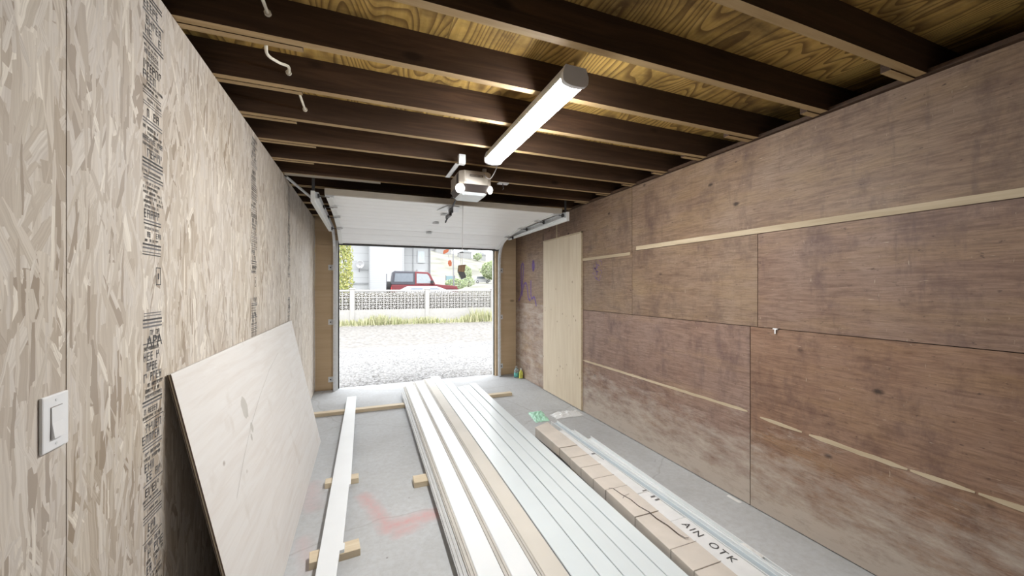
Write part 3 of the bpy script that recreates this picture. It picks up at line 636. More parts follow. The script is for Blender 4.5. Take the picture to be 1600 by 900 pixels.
MB().box(1.19, 1.29, 3.37, 3.43, 2.492, 2.502).build('plate', 'white', ps, bevel=0.002); MB().tube(smooth_path([(1.235, 3.39, 2.492), (1.235, 3.385, 2.47), (1.24, 3.385, 2.445), (1.235, 3.40, 2.44)]), 0.004, 6).build('hook', 'dsteel', ps)

# cables through the joists
def cable(pts, label, boss):
    t = thing('electric_cable', pts[0], label, 'cable', 'white cables poking from the joists')
    MB().tube(smooth_path(pts), 0.0065, 8).build('sheath', 'cable', t, True)
    MB().tube([Vector(pts[-1]) + Vector((0, -0.006, 0)), Vector(pts[-1]) + Vector((0, 0.004, 0))], 0.013, 10).build('grommet', 'cable', t)
cable([(-0.37, 1.792, 2.55), (-0.375, 1.83, 2.525), (-0.385, 1.90, 2.505), (-0.36, 2.0, 2.53), (-0.335, 2.08, 2.56), (-0.345, 2.15, 2.565)], 'longest white cable, hanging between joists nearest the strand board wall', 1)
cable([(-0.315, 2.197, 2.555), (-0.318, 2.28, 2.54), (-0.322, 2.40, 2.55), (-0.325, 2.555, 2.565)], 'short white cable hanging between the third and fourth joists', 1)
cable([(-0.35, 1.387, 2.60), (-0.35, 1.45, 2.585), (-0.352, 1.60, 2.58), (-0.352, 1.745, 2.585)], 'white cable at the top edge, above the nearest joist', 1)

# ================================================================== SWITCH
SY, SZ = 1.176, 1.198
sw = thing('light_switch', (XL, SY, SZ), 'white rocker light switch on the strand board wall', 'light switch')
MB().prism([(SY - 0.040, SZ - 0.0625), (SY + 0.040, SZ - 0.0625), (SY + 0.040, SZ + 0.0625), (SY - 0.040, SZ + 0.0625)], XL, XL + 0.007, 'x').build('cover_plate', 'white', sw, bevel=0.004)
MB().box(XL + 0.006, XL + 0.0073, SY - 0.0185, SY + 0.0185, SZ - 0.036, SZ + 0.036).build('rocker_recess', 'cord', sw)
MB().prism([(XL + 0.0065, SZ + 0.034), (XL + 0.0088, SZ + 0.034), (XL + 0.0095, SZ), (XL + 0.014, SZ - 0.034), (XL + 0.0065, SZ - 0.034)], SY - 0.0165, SY + 0.0165, 'y').build('rocker', 'white', sw)
for dz in (-0.049, 0.049): MB().cylx((XL + 0.0072, SY, SZ + dz), 0.003, 0.0016, 10).build('screw', 'galv', sw)

# ================================================================== LEANING SHEET
sh_t = thing('plywood_sheet', (-0.40, 2.9, 0.0), 'pale plywood sheet leaning against the strand board wall', 'plywood sheet')
p0 = Vector((-0.400, 0.0)); p1 = Vector((XL + 0.004, 1.19)); d = (p1 - p0).normalized(); n = Vector((d.y, -d.x)) * 0.013
m = MB(); m.prism([tuple(p0), tuple(p1), tuple(p1 + n), tuple(p0 + n)], 1.70, 4.12, 'y'); m.build('face', 'sheet', sh_t)
for k, off in enumerate((0.002, 0.0065, 0.011)):
    q = n.normalized() * (off - 0.0005); w_ = n.normalized() * 0.0022
    MB().prism([tuple(p0 + q), tuple(p1 + q), tuple(p1 + q + w_), tuple(p0 + q + w_)], 1.6975, 1.70, 'y').build('ply_layer', 'block' if k != 1 else 'lumber', sh_t)
# long crack and patches in the face veneer
def onsheet(y, t, e=0.0006): q = p0 + d * t + n + n.normalized() * e; return (q.x, y, q.y)
def decal(poly, name, mat, e=0.0006):
    n_ = len(poly); MB().add([onsheet(a, b_, e) for a, b_ in poly], [tuple(range(n_))]).build(name, mat, sh_t)
cr = [(1.96, 0.60), (2.15, 0.70), (2.35, 0.79), (2.62, 0.88), (2.95, 0.97), (3.3, 1.03)]
vs, fs = ribbon(cr, 0.004); MB().add([onsheet(a, b_) for a, b_ in vs], fs).build('veneer_crack', 'lip2', sh_t)
R = random.Random(9)
def blob(cy, ct, ry, rt, k=16): return [(cy + ry * math.cos(6.283 * i / k) * R.uniform(0.75, 1.1), ct + rt * math.sin(6.283 * i / k) * R.uniform(0.75, 1.1)) for i in range(k)]
decal(blob(2.33, 0.90, 0.05, 0.062), 'veneer_patch', 'lip2'); decal(blob(2.36, 0.78, 0.022, 0.03), 'veneer_patch', 'lip2'); decal(blob(2.32, 0.74, 0.014, 0.02), 'veneer_patch', 'lip2')

# ================================================================== LUMBER ON THE FLOOR
def timber(x0, x1, y0, y1, z0, z1, label, cat='timber', mat='lumber', rz=0.0, group='pale timber bearers on the floor'):
    cx, cy = (x0 + x1) / 2, (y0 + y1) / 2
    o = MB().box(x0 - cx, x1 - cx, y0 - cy, y1 - cy, 0, z1 - z0).build('timber_bearer', mat, None, bevel=0.0025)
    o.location = (cx, cy, z0); o.rotation_euler.z = rz
    return tag(o, label, cat, group)
timber(-0.56, 1.93, 4.915, 5.0, 0, 0.04, 'long pale timber lying crosswise nearest the garage door')
timber(-0.27, -0.035, 3.14, 3.225, 0, 0.04, 'small pale block under the middle of the single white board', rz=0.02)
timber(-0.275, -0.02, 2.275, 2.375, 0, 0.04, 'pale block under the near end of the single white board', rz=0.10)
timber(0.355, 1.56, 2.90, 3.02, 0, 0.04, 'pale timber poking out left from under the stacked planks', rz=-0.01)
timber(0.36, 1.6, 1.18, 1.27, 0, 0.04, 'pale timber under the near end of the stacked planks')
# the single white board with notches
o = MB().prism([(-0.232, 1.25), (-0.150, 1.25), (-0.122, 2.28), (-0.098, 2.285), (-0.098, 2.34), (-0.108, 2.345), (-0.098, 3.02), (-0.088, 3.03), (-0.090, 5.46), (-0.200, 5.46)], 0.0405, 0.060, 'z').build('white_board', 'whitep', None, bevel=0.001)
tag(o, 'single narrow white board lying on small timber blocks', 'board')
# stacked planks: (near-left x, far-left x, width, far y, mat, lip mat)
def plank(xn, xf, w, yn, yf, z0, mat, lip, label, group):
    L = math.hypot(xf - xn, yf - yn); a = -math.atan2(xf - xn, yf - yn)
    t = thing('siding_plank', (xn, yn, z0), label, 'plank', group, a)
    h = 0.029; e = 0.034 if lip == 'lip2' or 'lower layer' in label else 0.004
    MB().prism([(e, 0.002), (w - 0.012, 0), (w - 0.012, 0.010), (w - 0.001, 0.010), (w - 0.001, h - 0.002), (w - 0.003, h), (e + 0.003, h), (e, h - 0.003)], 0, L, 'y').build('board', mat, t, local=True)
    if e > 0.01: MB().prism([(0.0, 0.004), (0.034, 0.004), (0.034, 0.022), (0.024, 0.022), (0.023, 0.015), (0.016, 0.015), (0.015, 0.020), (0.006, 0.020), (0.005, 0.012), (0.0, 0.012)], 0.0, L, 'y').build('edge_tongue', lip, t, local=True)
    else: MB().prism([(0.0, 0.004), (e, 0.004), (e, 0.014), (0.0, 0.014)], 0.0, L, 'y').build('edge_tongue', lip, t, local=True)
    return t
tops = [(0.487, 0.530, 0.156, 5.60, 'whitep', 'lip2', 'white plank on top at the left edge of the stack'),
        (0.643, 0.687, 0.152, 5.83, 'whitep', 'lip2', 'second white plank from the left on top of the stack'),
        (0.795, 0.840, 0.145, 5.92, 'beigep', 'lip2', 'beige backed plank among the white ones on the stack'),
        (0.945, 0.986, 0.132, 6.04, 'bluep', 'lip', 'pale grey plank reaching furthest towards the garage door'),
        (1.077, 1.119, 0.108, 5.80, 'bluep', 'lip', 'pale grey plank just right of the longest reaching one'),
        (1.185, 1.228, 0.098, 5.28, 'bluep', 'lip', 'third pale grey plank from the right edge of the stack'),
        (1.283, 1.327, 0.098, 5.31, 'bluep', 'lip', 'second pale grey plank from the right edge of the stack'),
        (1.381, 1.440, 0.100, 5.39, 'bluep', 'lip', 'pale grey plank at the right edge of the stack')]
for (xn, xf, w, yf, mt, lp_, lab) in tops: plank(xn - 0.012, xf, w + 0.0, 1.05, yf, 0.0712, mt, lp_, lab, 'planks stacked in the middle of the floor')
for i, (xn, xf, w, yf, mt, lp_, lab) in enumerate(tops):
    lab = ['white plank of the lower layer, poking out at the left of the stack', 'lower layer plank under the second white plank', 'lower layer plank under the beige backed plank', 'lower layer plank under the furthest reaching grey plank', 'lower layer plank right of the furthest reaching grey plank', 'lower layer plank, third from the right edge', 'lower layer plank, second from the right edge', 'lower layer plank at the right edge of the stack'][i]
    plank(xn - 0.052 if i == 0 else xn - 0.012, xf - 0.045 if i == 0 else xf, w + (0.036 if i == 0 else 0), 1.05, yf - 0.18 if i == 0 else yf - 0.05, 0.0405, mt, 'lip', lab, 'planks stacked in the middle of the floor')

# long cardboard carton
ct = thing('long_carton', (1.58, 2.3, 0.0), 'long beige cardboard carton lying beside the stacked planks, torn on top', 'carton')
def cx(y): return 1.490 + (y - 1.05) * 0.047
cuts = [1.02, 1.40, 1.56, 1.86, 2.18, 2.34, 2.52, 2.70, 2.90]
R = random.Random(4)
for a, b_ in zip(cuts[:-1], cuts[1:]):
    zt = 0.115 + R.uniform(-0.003, 0.002); w = 0.178; e = R.uniform(-0.002, 0.002)
    MB().add([(cx(a) + e, a + 0.001, 0.041), (cx(a) + w, a + 0.001, 0.041), (cx(b_) + w, b_ - 0.001, 0.041), (cx(b_) + e, b_ - 0.001, 0.041), (cx(a) + e, a + 0.001, zt), (cx(a) + w, a + 0.001, zt), (cx(b_) + w, b_ - 0.001, zt + 0.002), (cx(b_) + e, b_ - 0.001, zt + 0.002)],
             [(0, 3, 2, 1), (4, 5, 6, 7), (0, 1, 5, 4), (2, 3, 7, 6), (0, 4, 7, 3), (1, 2, 6, 5)]).build('carton_section', 'carton', ct, bevel=0.003)
MB().add([(cx(2.9), 2.902, 0.041), (cx(2.9) + 0.178, 2.902, 0.041), (1.795, 3.56, 0.005), (1.61, 3.47, 0.005), (cx(2.9), 2.902, 0.117), (cx(2.9) + 0.178, 2.902, 0.117), (1.795, 3.56, 0.098), (1.61, 3.47, 0.098)],
         [(0, 3, 2, 1), (4, 5, 6, 7), (0, 1, 5, 4), (2, 3, 7, 6), (0, 4, 7, 3), (1, 2, 6, 5)]).build('carton_end', 'carton', ct, bevel=0.003)
tear = [(1.575, 2.19), (1.60, 2.18), (1.607, 2.10), (1.625, 2.02), (1.622, 1.94), (1.640, 1.87), (1.636, 1.80), (1.648, 1.72), (1.645, 1.64), (1.655, 1.60), (1.675, 1.595)]
for y in cuts[1:]:
    z_ = 0.1175; MB().box(cx(y) - 0.0022, cx(y) + 0.178, y - 0.0016, y + 0.0016, z_ - 0.0005, z_ + 0.0015).box(cx(y) - 0.0025, cx(y), y - 0.0016, y + 0.0016, 0.045, z_).build('crease', 'beigecr', ct)
vs, fs = ribbon(tear, 0.006); MB().add([(a, b_, 0.1195) for a, b_ in vs], fs).build('tear', 'crack', ct)
vs, fs = ribbon([(1.585, 2.05), (1.61, 2.07), (1.66, 2.08)], 0.003); MB().add([(a, b_, 0.1198) for a, b_ in vs], fs).build('tear', 'crack', ct)
MB().box(1.495, 1.675, 1.22, 1.245, 0.117, 0.1185).build('tape_strip', 'beigep', ct)
timber(1.575, 1.735, 2.62, 2.70, 0, 0.04, 'short pale block beneath the cardboard carton', group='pale timber bearers on the floor'); 
# white printed carton
wc = thing('white_carton', (1.79, 2.2, 0.0), 'long narrow white printed carton between cardboard carton and trims', 'carton')
for a, b_, zt in ((1.0, 1.78, 0.092), (1.781, 2.10, 0.091), (2.101, 2.62, 0.093), (2.621, 3.32, 0.09)):
    w0 = 1.745 if a < 1.7 else 1.757
    x0, x1 = cx(a) + 0.19, cx(b_) + 0.19
    MB().add([(max(x0, 1.66), a, 0), (1.835, a, 0), (1.842, b_, 0), (max(x1, 1.66), b_, 0), (max(x0, 1.66), a, zt), (1.835, a, zt), (1.842, b_, zt), (max(x1, 1.66), b_, zt)],
             [(0, 3, 2, 1), (4, 5, 6, 7), (0, 1, 5, 4), (2, 3, 7, 6), (0, 4, 7, 3), (1, 2, 6, 5)]).build('carton_section', 'wrapw', wc, bevel=0.004)
for txt, y, x in (('AIN', 1.735, 1.762), ('OTK', 1.55, 1.758)):
    yy = y
    for ch in txt:
        vs, fs = text2d(ch, 0.066); o = MB().add([(x + b_, yy - a, 0.0942) for a, b_ in vs], fs).build('letter', 'ink', wc); yy -= max(a for a, b_ in vs) + 0.012
for y in (2.0, 2.04, 2.12, 2.75): MB().add([(1.80, y, 0.0945), (1.835, y, 0.0945), (1.835, y - 0.012, 0.0945), (1.80, y - 0.012, 0.0945)], [(0, 1, 2, 3)]).build('printed_mark', 'inkg', wc)
# white trims
def trim_strip(xn, xf, yn, yf, w, z0, h, label, groove=False):
    L = math.hypot(xf - xn, yf - yn); a = -math.atan2(xf - xn, yf - yn)
    t = thing('trim_strip', (xn, yn, z0), label, 'trim strip', 'white trim strips by the brown wall', a)
    MB().prism([(0, 0), (w, 0), (w, h), (w - 0.006, h), (w - 0.006, h * 0.55), (0.006, h * 0.55), (0.006, h), (0, h)], 0, L, 'y').build('channel', 'trimw', t, local=True)
    if groove: MB().box(0.012, w - 0.012, 0.01, L - 0.01, h * 0.55, h * 0.55 + 0.003).build('groove_face', 'trimb', t, local=True)
    return t
trim_strip(1.846, 1.846, 0.95, 3.58, 0.074, 0.045, 0.045, 'white grooved trim strip lying against the white carton', True)
trim_strip(1.846, 1.85, 0.98, 3.5, 0.055, 0.0, 0.044, 'white trim strip under the grooved one beside the white carton')
trim_strip(1.912, 1.985, 0.97, 3.17, 0.085, 0.0, 0.055, 'white channel trim strip at the right edge of the pile')
trim_strip(1.924, 1.945, 0.98, 3.32, 0.030, 0.056, 0.02, 'slim white trim strip lying on the channel trim')
def crumple(name, c, r, mat, label, cat, seed, n=18):
    R = random.Random(seed); m = MB(); vs = []; fs = []
    for j in range(n + 1):
        for i in range(n + 1):
            u, v = i / n * 2 - 1, j / n * 2 - 1
            e = max(0, 1 - max(abs(u), abs(v)) ** 3)
            vs.append((c[0] + r[0] * u * (1 + R.uniform(-.08, .08)) + r[3] * v, c[1] + r[1] * v * (1 + R.uniform(-.08, .08)), c[2] + 0.002 + r[2] * e * R.uniform(0.05, 1.0)))
    for j in range(n):
        for i in range(n): k = j * (n + 1) + i; fs.append((k, k + 1, k + n + 2, k + n + 1))
    m.add(vs, fs); o = m.build(name, mat, None, False); o.modifiers.new('sub', 'SUBSURF').render_levels = 1
    s_ = o.modifiers.new('thick', 'SOLIDIFY'); s_.thickness = 0.0015
    return tag(o, label, cat)
crumple('plastic_bag', (1.90, 4.0, 0.0), (0.09, 0.17, 0.05, 0.03), 'green', 'green plastic bag at the far end of the cardboard carton', 'bag', 1)
crumple('plastic_wrap', (2.235, 3.93, 0.0), (0.185, 0.085, 0.06, 0.0), 'clear', 'crumpled clear plastic wrap on the floor by the pale panel', 'plastic wrap', 2)
crumple('paper_scrap', (1.975, 1.46, 0.056), (0.028, 0.06, 0.02, 0.0), 'paper', 'torn scrap of white wrapping on the trim strips', 'paper', 3, 8)
crumple('paper_scrap', (2.45, 1.93, 0.0), (0.015, 0.05, 0.004, 0.0), 'paper', 'white paper scrap at the foot of the brown wall', 'paper', 4, 6)
# bottles by the wall
bt = thing('spray_bottle', (2.375, 5.86, 0), 'clear plastic bottle with teal label standing by the graffiti wall', 'bottle')
MB().lathe([(0.02, 0), (0.038, 0.002), (0.04, 0.01), (0.04, 0.12), (0.034, 0.145), (0.018, 0.165), (0.014, 0.175)], (2.375, 5.86, 0)).build('body', 'bottle', bt, True)
MB().lathe([(0.0405, 0.02), (0.0408, 0.02), (0.0408, 0.09), (0.0405, 0.09)], (2.375, 5.86, 0)).build('label_band', 'teal', bt, True)
MB().lathe([(0.017, 0.172), (0.017, 0.195), (0.012, 0.198)], (2.375, 5.86, 0)).build('cap', 'cord', bt, True)
b2 = thing('plastic_bottle', (2.43, 5.80, 0), 'small yellow and white bottle beside the clear bottle', 'bottle')
MB().prism([(2.40, 0), (2.465, 0), (2.462, 0.10), (2.44, 0.14), (2.425, 0.14), (2.405, 0.10)], 5.785, 5.82, 'y').build('body', 'yellow', b2, bevel=0.006)
MB().lathe([(0.009, 0.14), (0.009, 0.165), (0.006, 0.168)], (2.4325, 5.8025, 0)).build('cap', 'white', b2, True)
hk = thing('wall_hook', (XR, 1.655, 1.225), 'small white hook screwed to the brown plywood', 'hook')
MB().box(XR - 0.012, XR, 1.640, 1.670, 1.232, 1.240).build('hook_plate', 'white', hk); MB().box(XR - 0.012, XR - 0.004, 1.651, 1.659, 1.205, 1.232).build('stem', 'white', hk)

# ================================================================== OUTDOORS
gv = MB().box(-14, 18, 6.24, 10.4, -0.3, -0.03).build('gravel_apron', 'gravel'); struct(gv, 'pale crushed gravel apron in front of the garage', 'ground')
rd = MB().box(-30, 34, 10.4, 16.3, -0.3, -0.04).build('alley_road', 'road'); struct(rd, 'packed dirt alley road', 'ground')
vg = MB().box(-30, 34, 16.3, 17.25, -0.3, -0.01).build('grass_verge', 'verge'); struct(vg, 'dry verge below the block wall', 'ground')
# loose stones on the apron
m = MB(); R = random.Random(21)
for _ in range(2600):
    y = 6.3 + 3.4 * R.random() ** 1.5; x = R.uniform(-1.6, 4.2); r = R.uniform(0.010, 0.028); a = R.uniform(0, 6.28)
    ca, sa = math.cos(a) * r, math.sin(a) * r; h = r * R.uniform(0.6, 1.0); z = -0.034
    m.add([(x + ca, y + sa, z), (x - sa, y + ca, z), (x - ca * 0.8, y - sa * 0.8, z), (x + sa, y - ca, z), (x + ca * 0.2, y + sa * 0.2, z + h)], [(0, 1, 4), (1, 2, 4), (2, 3, 4), (3, 0, 4)])
tag(m.build('loose_gravel', 'stone'), 'loose grey gravel stones scattered before the threshold', 'gravel', kind='stuff')

# --- breeze block wall
FY = 17.3
fw = thing('breeze_block_wall', (2.65, FY, 0), 'low cream wall of pierced breeze blocks across the alley', 'wall')
MB().box(-3.7, 9.0, FY - 0.08, FY + 0.08, -0.05, 0.563).build('base_course', 'fence', fw)
bw, bh = 0.292, 0.264
m = MB(); hw, hh, t, dp_ = bw / 2 - 0.002, bh / 2 - 0.002, 0.017, 0.05
m.box(-hw, hw, -dp_, dp_, -hh, -hh + t).box(-hw, hw, -dp_, dp_, hh - t, hh).box(-hw, -hw + t, -dp_, dp_, -hh + t, hh - t).box(hw - t, hw, -dp_, dp_, -hh + t, hh - t)
for k in range(8):
    a = math.pi / 4 * k + math.pi / 8; c_, s__ = math.cos(a), math.sin(a); w = 0.007; L0, L1 = 0.025, 0.13
    P = [(c_ * L0 - s__ * w, s__ * L0 + c_ * w), (c_ * L1 - s__ * w * 2, s__ * L1 + c_ * w * 2), (c_ * L1 + s__ * w * 2, s__ * L1 - c_ * w * 2), (c_ * L0 + s__ * w, s__ * L0 - c_ * w)]
    P = [(max(-hw + 0.01, min(hw - 0.01, p)), max(-hh + 0.01, min(hh - 0.01, q))) for p, q in P]
    m.prism(P, -dp_ + 0.004, dp_ - 0.004, 'y')
m.prism([(0.034 * math.cos(math.pi / 4 * k), 0.034 * math.sin(math.pi / 4 * k)) for k in range(8)], -dp_ + 0.002, dp_ - 0.002, 'y')
proto = m.build('breeze_block', 'fence', fw, local=True); first = True
pil = [-3.54, -0.44, 2.66, 5.76, 8.86]
for p in pil:
    PL = MB().box(p - 0.085, p + 0.085, FY - 0.11, FY + 0.11, -0.05, 1.45).build('pillar', 'fence', fw)
    MB().frus((p - 0.13, p + 0.13, FY - 0.14, FY + 0.14), 1.45, (p - 0.09, p + 0.09, FY - 0.1, FY + 0.1), 1.50).build('pillar_cap', 'fence', PL)
for a, b_ in zip(pil[:-1], pil[1:]):
    MB().box(a + 0.087, b_ - 0.087, FY - 0.09, FY + 0.09, 1.360, 1.425).build('coping', 'fence', fw)
    for i in range(10):
        for j in range(3):
            if first: o = proto; first = False
            else: o = proto.copy(); COL.objects.link(o); o.parent = fw
            o.location = (a + 0.09 + (i + 0.5) * bw - 2.65, 0, 0.565 + (j + 0.5) * bh)
# weeds along the wall
m = MB(); R = random.Random(31)
for _ in range(5200):
    x = R.uniform(-4, 9.4); den = 0.5 + 0.5 * math.sin(x * 2.3) * math.sin(x * 0.9 + 1); 
    if R.random() > 0.35 + 0.65 * den: continue
    y = R.uniform(16.3, 16.98); h = R.uniform(0.08, 0.30) * (0.6 + den) + (0.25 if 4.6 < x < 5.9 and R.random() < .4 else 0); a = R.uniform(-0.35, 0.35); b_ = R.uniform(-0.3, 0.3); w = R.uniform(0.008, 0.018); t_ = R.uniform(0, 6.28)
    wx, wy = w * math.cos(t_), w * math.sin(t_)
    m.add([(x - wx, y - wy, -0.02), (x + wx, y + wy, -0.02), (x + a * h * 0.5 + wx, y + b_ * h * .5 + wy, h * 0.6), (x + a * h * 0.5 - wx, y + b_ * h * .5 - wy, h * 0.6), (x + a * h, y + b_ * h, h)], [(0, 1, 2, 3), (3, 2, 4)])
tag(m.build('weeds', 'weed'), 'dry green weeds along the foot of the block wall', 'weeds', kind='stuff')

hg_ = thing('added_dark_hedge', (2.65, 17.72, 0.45), 'dark low hedge added to darken the holes of the pierced block wall', 'hedge')  # invented backing: added so the pierced blocks read dark
m = MB(); R = random.Random(8)
for _ in range(9000):
    c_ = Vector((R.uniform(-3.5, 8.8), R.uniform(17.47, 17.92), 0.45 + 0.84 * R.random() ** 0.8)); A = Vector((R.gauss(0, 1), R.gauss(0, 0.5), R.gauss(0, 1))).normalized(); B = A.orthogonal().normalized(); q = R.uniform(0.03, 0.065)
    m.add([c_ - A * q, c_ + B * q * 0.6, c_ + A * q, c_ - B * q * 0.6], [(0, 1, 2, 3)])
m.build('foliage', 'hedge', hg_)
for k in range(20): MB().tube([(-3.3 + k * 0.62, 17.7, 0.45), (-3.25 + k * 0.62, 17.7, 1.05)], [0.025, 0.012], 6).build('stem', 'bark', hg_)
# --- yard, hill
def hz(x, y):
    z = 0.45 if y < 27 else 0.45 + (y - 27) * 0.0325
    if y > 105: 
        k = 1.35 - 0.008 * x + 0.10 * math.sin(x * 0.06) + 0.05 * math.sin(x * 0.17 + y * 0.05)
        z += (1 - math.cos(min(1, (y - 105) / 150) * math.pi)) / 2 * 17 * max(0.15, k)
    return z
m = MB(); Ys = [17.4, 19, 22, 25, 27, 35, 45, 60, 75, 90, 105] + [105 + 10 * k for k in range(1, 18)]; Xs = [-120 + 8 * k for k in range(42)]
vs = [(x, y, hz(x, y)) for y in Ys for x in Xs]; n_ = len(Xs)
m.add(vs, [(j * n_ + i, j * n_ + i + 1, (j + 1) * n_ + i + 1, (j + 1) * n_ + i) for j in range(len(Ys) - 1) for i in range(n_ - 1)])
struct(m.build('hillside', 'hill', None, True), 'dry hillside, haze in its colour, and yards beyond the block wall', 'hill')

yd = MB().box(-25, 30, 17.42, 29.5, 0.2, 0.452).build('driveway', 'asph'); struct(yd, 'dark asphalt added behind the block wall to darken its holes', 'ground')  # dark ground added so less brightness shows through the pierced blocks
# --- house
hs = thing('house', (1.2, 31, 0.45), 'white and grey clapboard house behind the red car', 'house')
MB().box(-9, 0.40, 30.2, 38, 0.45, 5.6).build('side_wing', 'wallg', hs)
MB().box(0.40, 2.80, 29.6, 38, 0.45, 5.6).build('front_bay', 'wallw', hs)
MB().box(2.80, 4.95, 31.0, 38, 0.45, 5.6).build('recessed_wall', 'wallg', hs)
MB().box(0.36, 0.42, 29.56, 30.2, 0.45, 5.6).build('corner_board', 'trimh', hs); MB().box(2.78, 2.84, 29.56, 29.62, 0.45, 5.6).build('corner_board', 'wallw', hs)
MB().box(3.66, 3.72, 30.94, 31.0, 0.45, 5.6).build('corner_board', 'trimh', hs)
MB().box(-9, 0.36, 30.14, 30.2, 1.80, 1.90).build('ledge', 'trimh', hs)
MB().tube([(4.98, 30.9, 0.45), (4.98, 30.9, 5.5)], 0.07, 8).build('downpipe', 'pole', hs)
for (x0, z0) in ((4.0, 3.5), (4.0, 2.0)):
    w = MB().box(x0, x0 + 0.6, 30.93, 31.0, z0, z0 + 1.0).build('window', 'wallw', hs); MB().box(x0 + 0.06, x0 + 0.54, 30.91, 30.94, z0 + 0.06, z0 + 0.94).build('pane', 'winh', w)
MB().prism([(-9.5, 5.6), (5.4, 5.6), (-2, 8.4)], 29.2, 38.5, 'y').build('roof', 'roofh', hs)
dsh = thing('satellite_dish', (-0.24, 30.1, 2.7), 'pale satellite dish on the grey house wing', 'satellite dish')
m = MB(); vs = []; fs = []
for i in range(6):
    for k in range(18): r = 0.30 * i / 5; a = 6.2832 * k / 18; vs.append((-0.24 + r * math.cos(a), 29.72 + 0.10 * (1 - (i / 5) ** 2) - r * math.sin(a) * 0.25, 3.22 + r * math.sin(a)))
for i in range(5):
    for k in range(18): fs.append((i * 18 + k, i * 18 + (k + 1) % 18, (i + 1) * 18 + (k + 1) % 18, (i + 1) * 18 + k))
m.add(vs, fs); o = m.build('reflector', 'cwhite', dsh, True); o.modifiers.new('t', 'SOLIDIFY').thickness = 0.02
MB().tube([(-0.24, 29.8, 3.2), (-0.3, 30.05, 2.85), (-0.3, 30.18, 2.7)], 0.03, 6).build('mast', 'pole', dsh); MB().tube([(-0.24, 29.75, 2.92), (-0.2, 29.45, 3.0)], 0.015, 6).build('feed_arm', 'pole', dsh)
MB().tube([(-0.3, 30.12, 2.82), (0.34, 30.15, 2.82)], 0.012, 6).build('cable', 'pole', dsh)

# --- vehicles
def wheel(t, x, y, z, r, w=0.22):
    W_ = MB().cyly((x, y, z), r, w, 24).build('wheel', 'tyre', t); MB().cyly((x, y - 0.008, z), r * 0.6, w + 0.005, 16).build('rim', 'wheel', W_)
GZ = 0.45
jp = thing('off_road_car', (3.3, 23.0, GZ), 'red off road car with charcoal hardtop parked behind the wall', 'car')
JY0, JY1 = 22.2, 23.7; jz = GZ + 0.12
MB().prism([(1.45, jz + 0.45), (1.45, jz + 1.12), (3.80, jz + 1.12), (3.95, jz + 1.16), (5.20, jz + 1.04), (5.25, jz + 0.5), (4.9, jz + 0.42)], JY0, JY1, 'y').build('body', 'red', jp, bevel=0.03)
MB().prism([(1.46, jz + 1.12), (1.56, jz + 1.84), (1.64, jz + 1.89), (2.74, jz + 1.88), (2.74, jz + 1.12)], JY0 + 0.04, JY1 - 0.04, 'y').build('hardtop', 'hard', jp, bevel=0.03)
MB().prism([(2.74, jz + 1.12), (2.74, jz + 1.88), (3.48, jz + 1.85), (3.62, jz + 1.74), (3.92, jz + 1.14)], JY0 + 0.04, JY1 - 0.04, 'y').build('cab_frame', 'red', jp, bevel=0.02)
MB().prism([(1.60, jz + 1.28), (1.66, jz + 1.76), (2.64, jz + 1.76), (2.64, jz + 1.28)], JY0 + 0.025, JY0 + 0.045, 'y').build('rear_window', 'cwin', jp, bevel=0.005)
MB().prism([(2.84, jz + 1.20), (2.84, jz + 1.76), (3.42, jz + 1.74), (3.52, jz + 1.64), (3.72, jz + 1.20)], JY0 + 0.025, JY0 + 0.045, 'y').build('door_window', 'cwin2', jp, bevel=0.005)
MB().box(1.64, 1.66, JY0 + 0.1, JY1 - 0.1, jz + 1.89, jz + 1.9).build('roof_seam', 'hard', jp)
MB().box(3.62, 3.78, JY0 - 0.16, JY0 + 0.02, jz + 1.2, jz + 1.36).build('mirror', 'tyre', jp, bevel=0.02)
MB().box(4.85, 5.45, JY0 - 0.08, JY1 + 0.08, jz + 0.35, jz + 0.52).build('front_bumper', 'tyre', jp); MB().box(1.28, 1.48, JY0, JY1, jz + 0.35, jz + 0.52).build('rear_bumper', 'tyre', jp)
MB().box(1.43, 1.47, JY0 - 0.01, JY0 + 0.12, jz + 0.8, jz + 0.98).build('tail_lamp', 'lamp_red', jp)
MB().cylx((1.34, 22.95, jz + 0.95), 0.36, 0.22, 22).build('spare_wheel', 'tyre', jp)
MB().tube([(1.20, 22.3, jz + 0.95), (1.20, 22.3, jz + 1.72)], 0.02, 6).build('antenna', 'hard', jp)
MB().prism([(4.0, jz + 0.98), (4.1, jz + 1.03), (5.15, jz + 0.98), (5.25, jz + 0.85), (5.0, jz + 0.88), (4.2, jz + 0.88)], JY0 - 0.12, JY0 + 0.02, 'y').build('fender', 'red', jp)
for x in (1.95, 4.60): wheel(jp, x, JY0 + 0.02, GZ + 0.40, 0.40, 0.26); wheel(jp, x, JY1 - 0.02, GZ + 0.40, 0.40, 0.26)
wcx = thing('low_white_car', (3.0, 18.85, GZ), 'low white car behind the wall, its roof in front of the red car', 'car')
MB().prism([(0.9, GZ + 0.2), (0.92, GZ + 0.72), (1.3, GZ + 0.84), (1.9, GZ + 0.88), (3.9, GZ + 0.88), (4.9, GZ + 0.76), (5.1, GZ + 0.5), (5.1, GZ + 0.2)], 18.05, 19.65, 'y').build('body', 'cwhite', wcx, bevel=0.05)
cab = MB().frus((1.5, 4.0, 18.13, 19.57), GZ + 0.87, (2.0, 3.3, 18.30, 19.40), GZ + 1.13).build('cabin', 'cwhite', wcx, bevel=0.05)
MB().frus((1.95, 2.60, 18.15, 18.19), GZ + 0.91, (2.1, 2.62, 18.24, 18.28), GZ + 1.05).frus((2.68, 3.6, 18.15, 18.19), GZ + 0.91, (2.68, 3.3, 18.24, 18.28), GZ + 1.05).build('side_window', 'cwin', wcx)
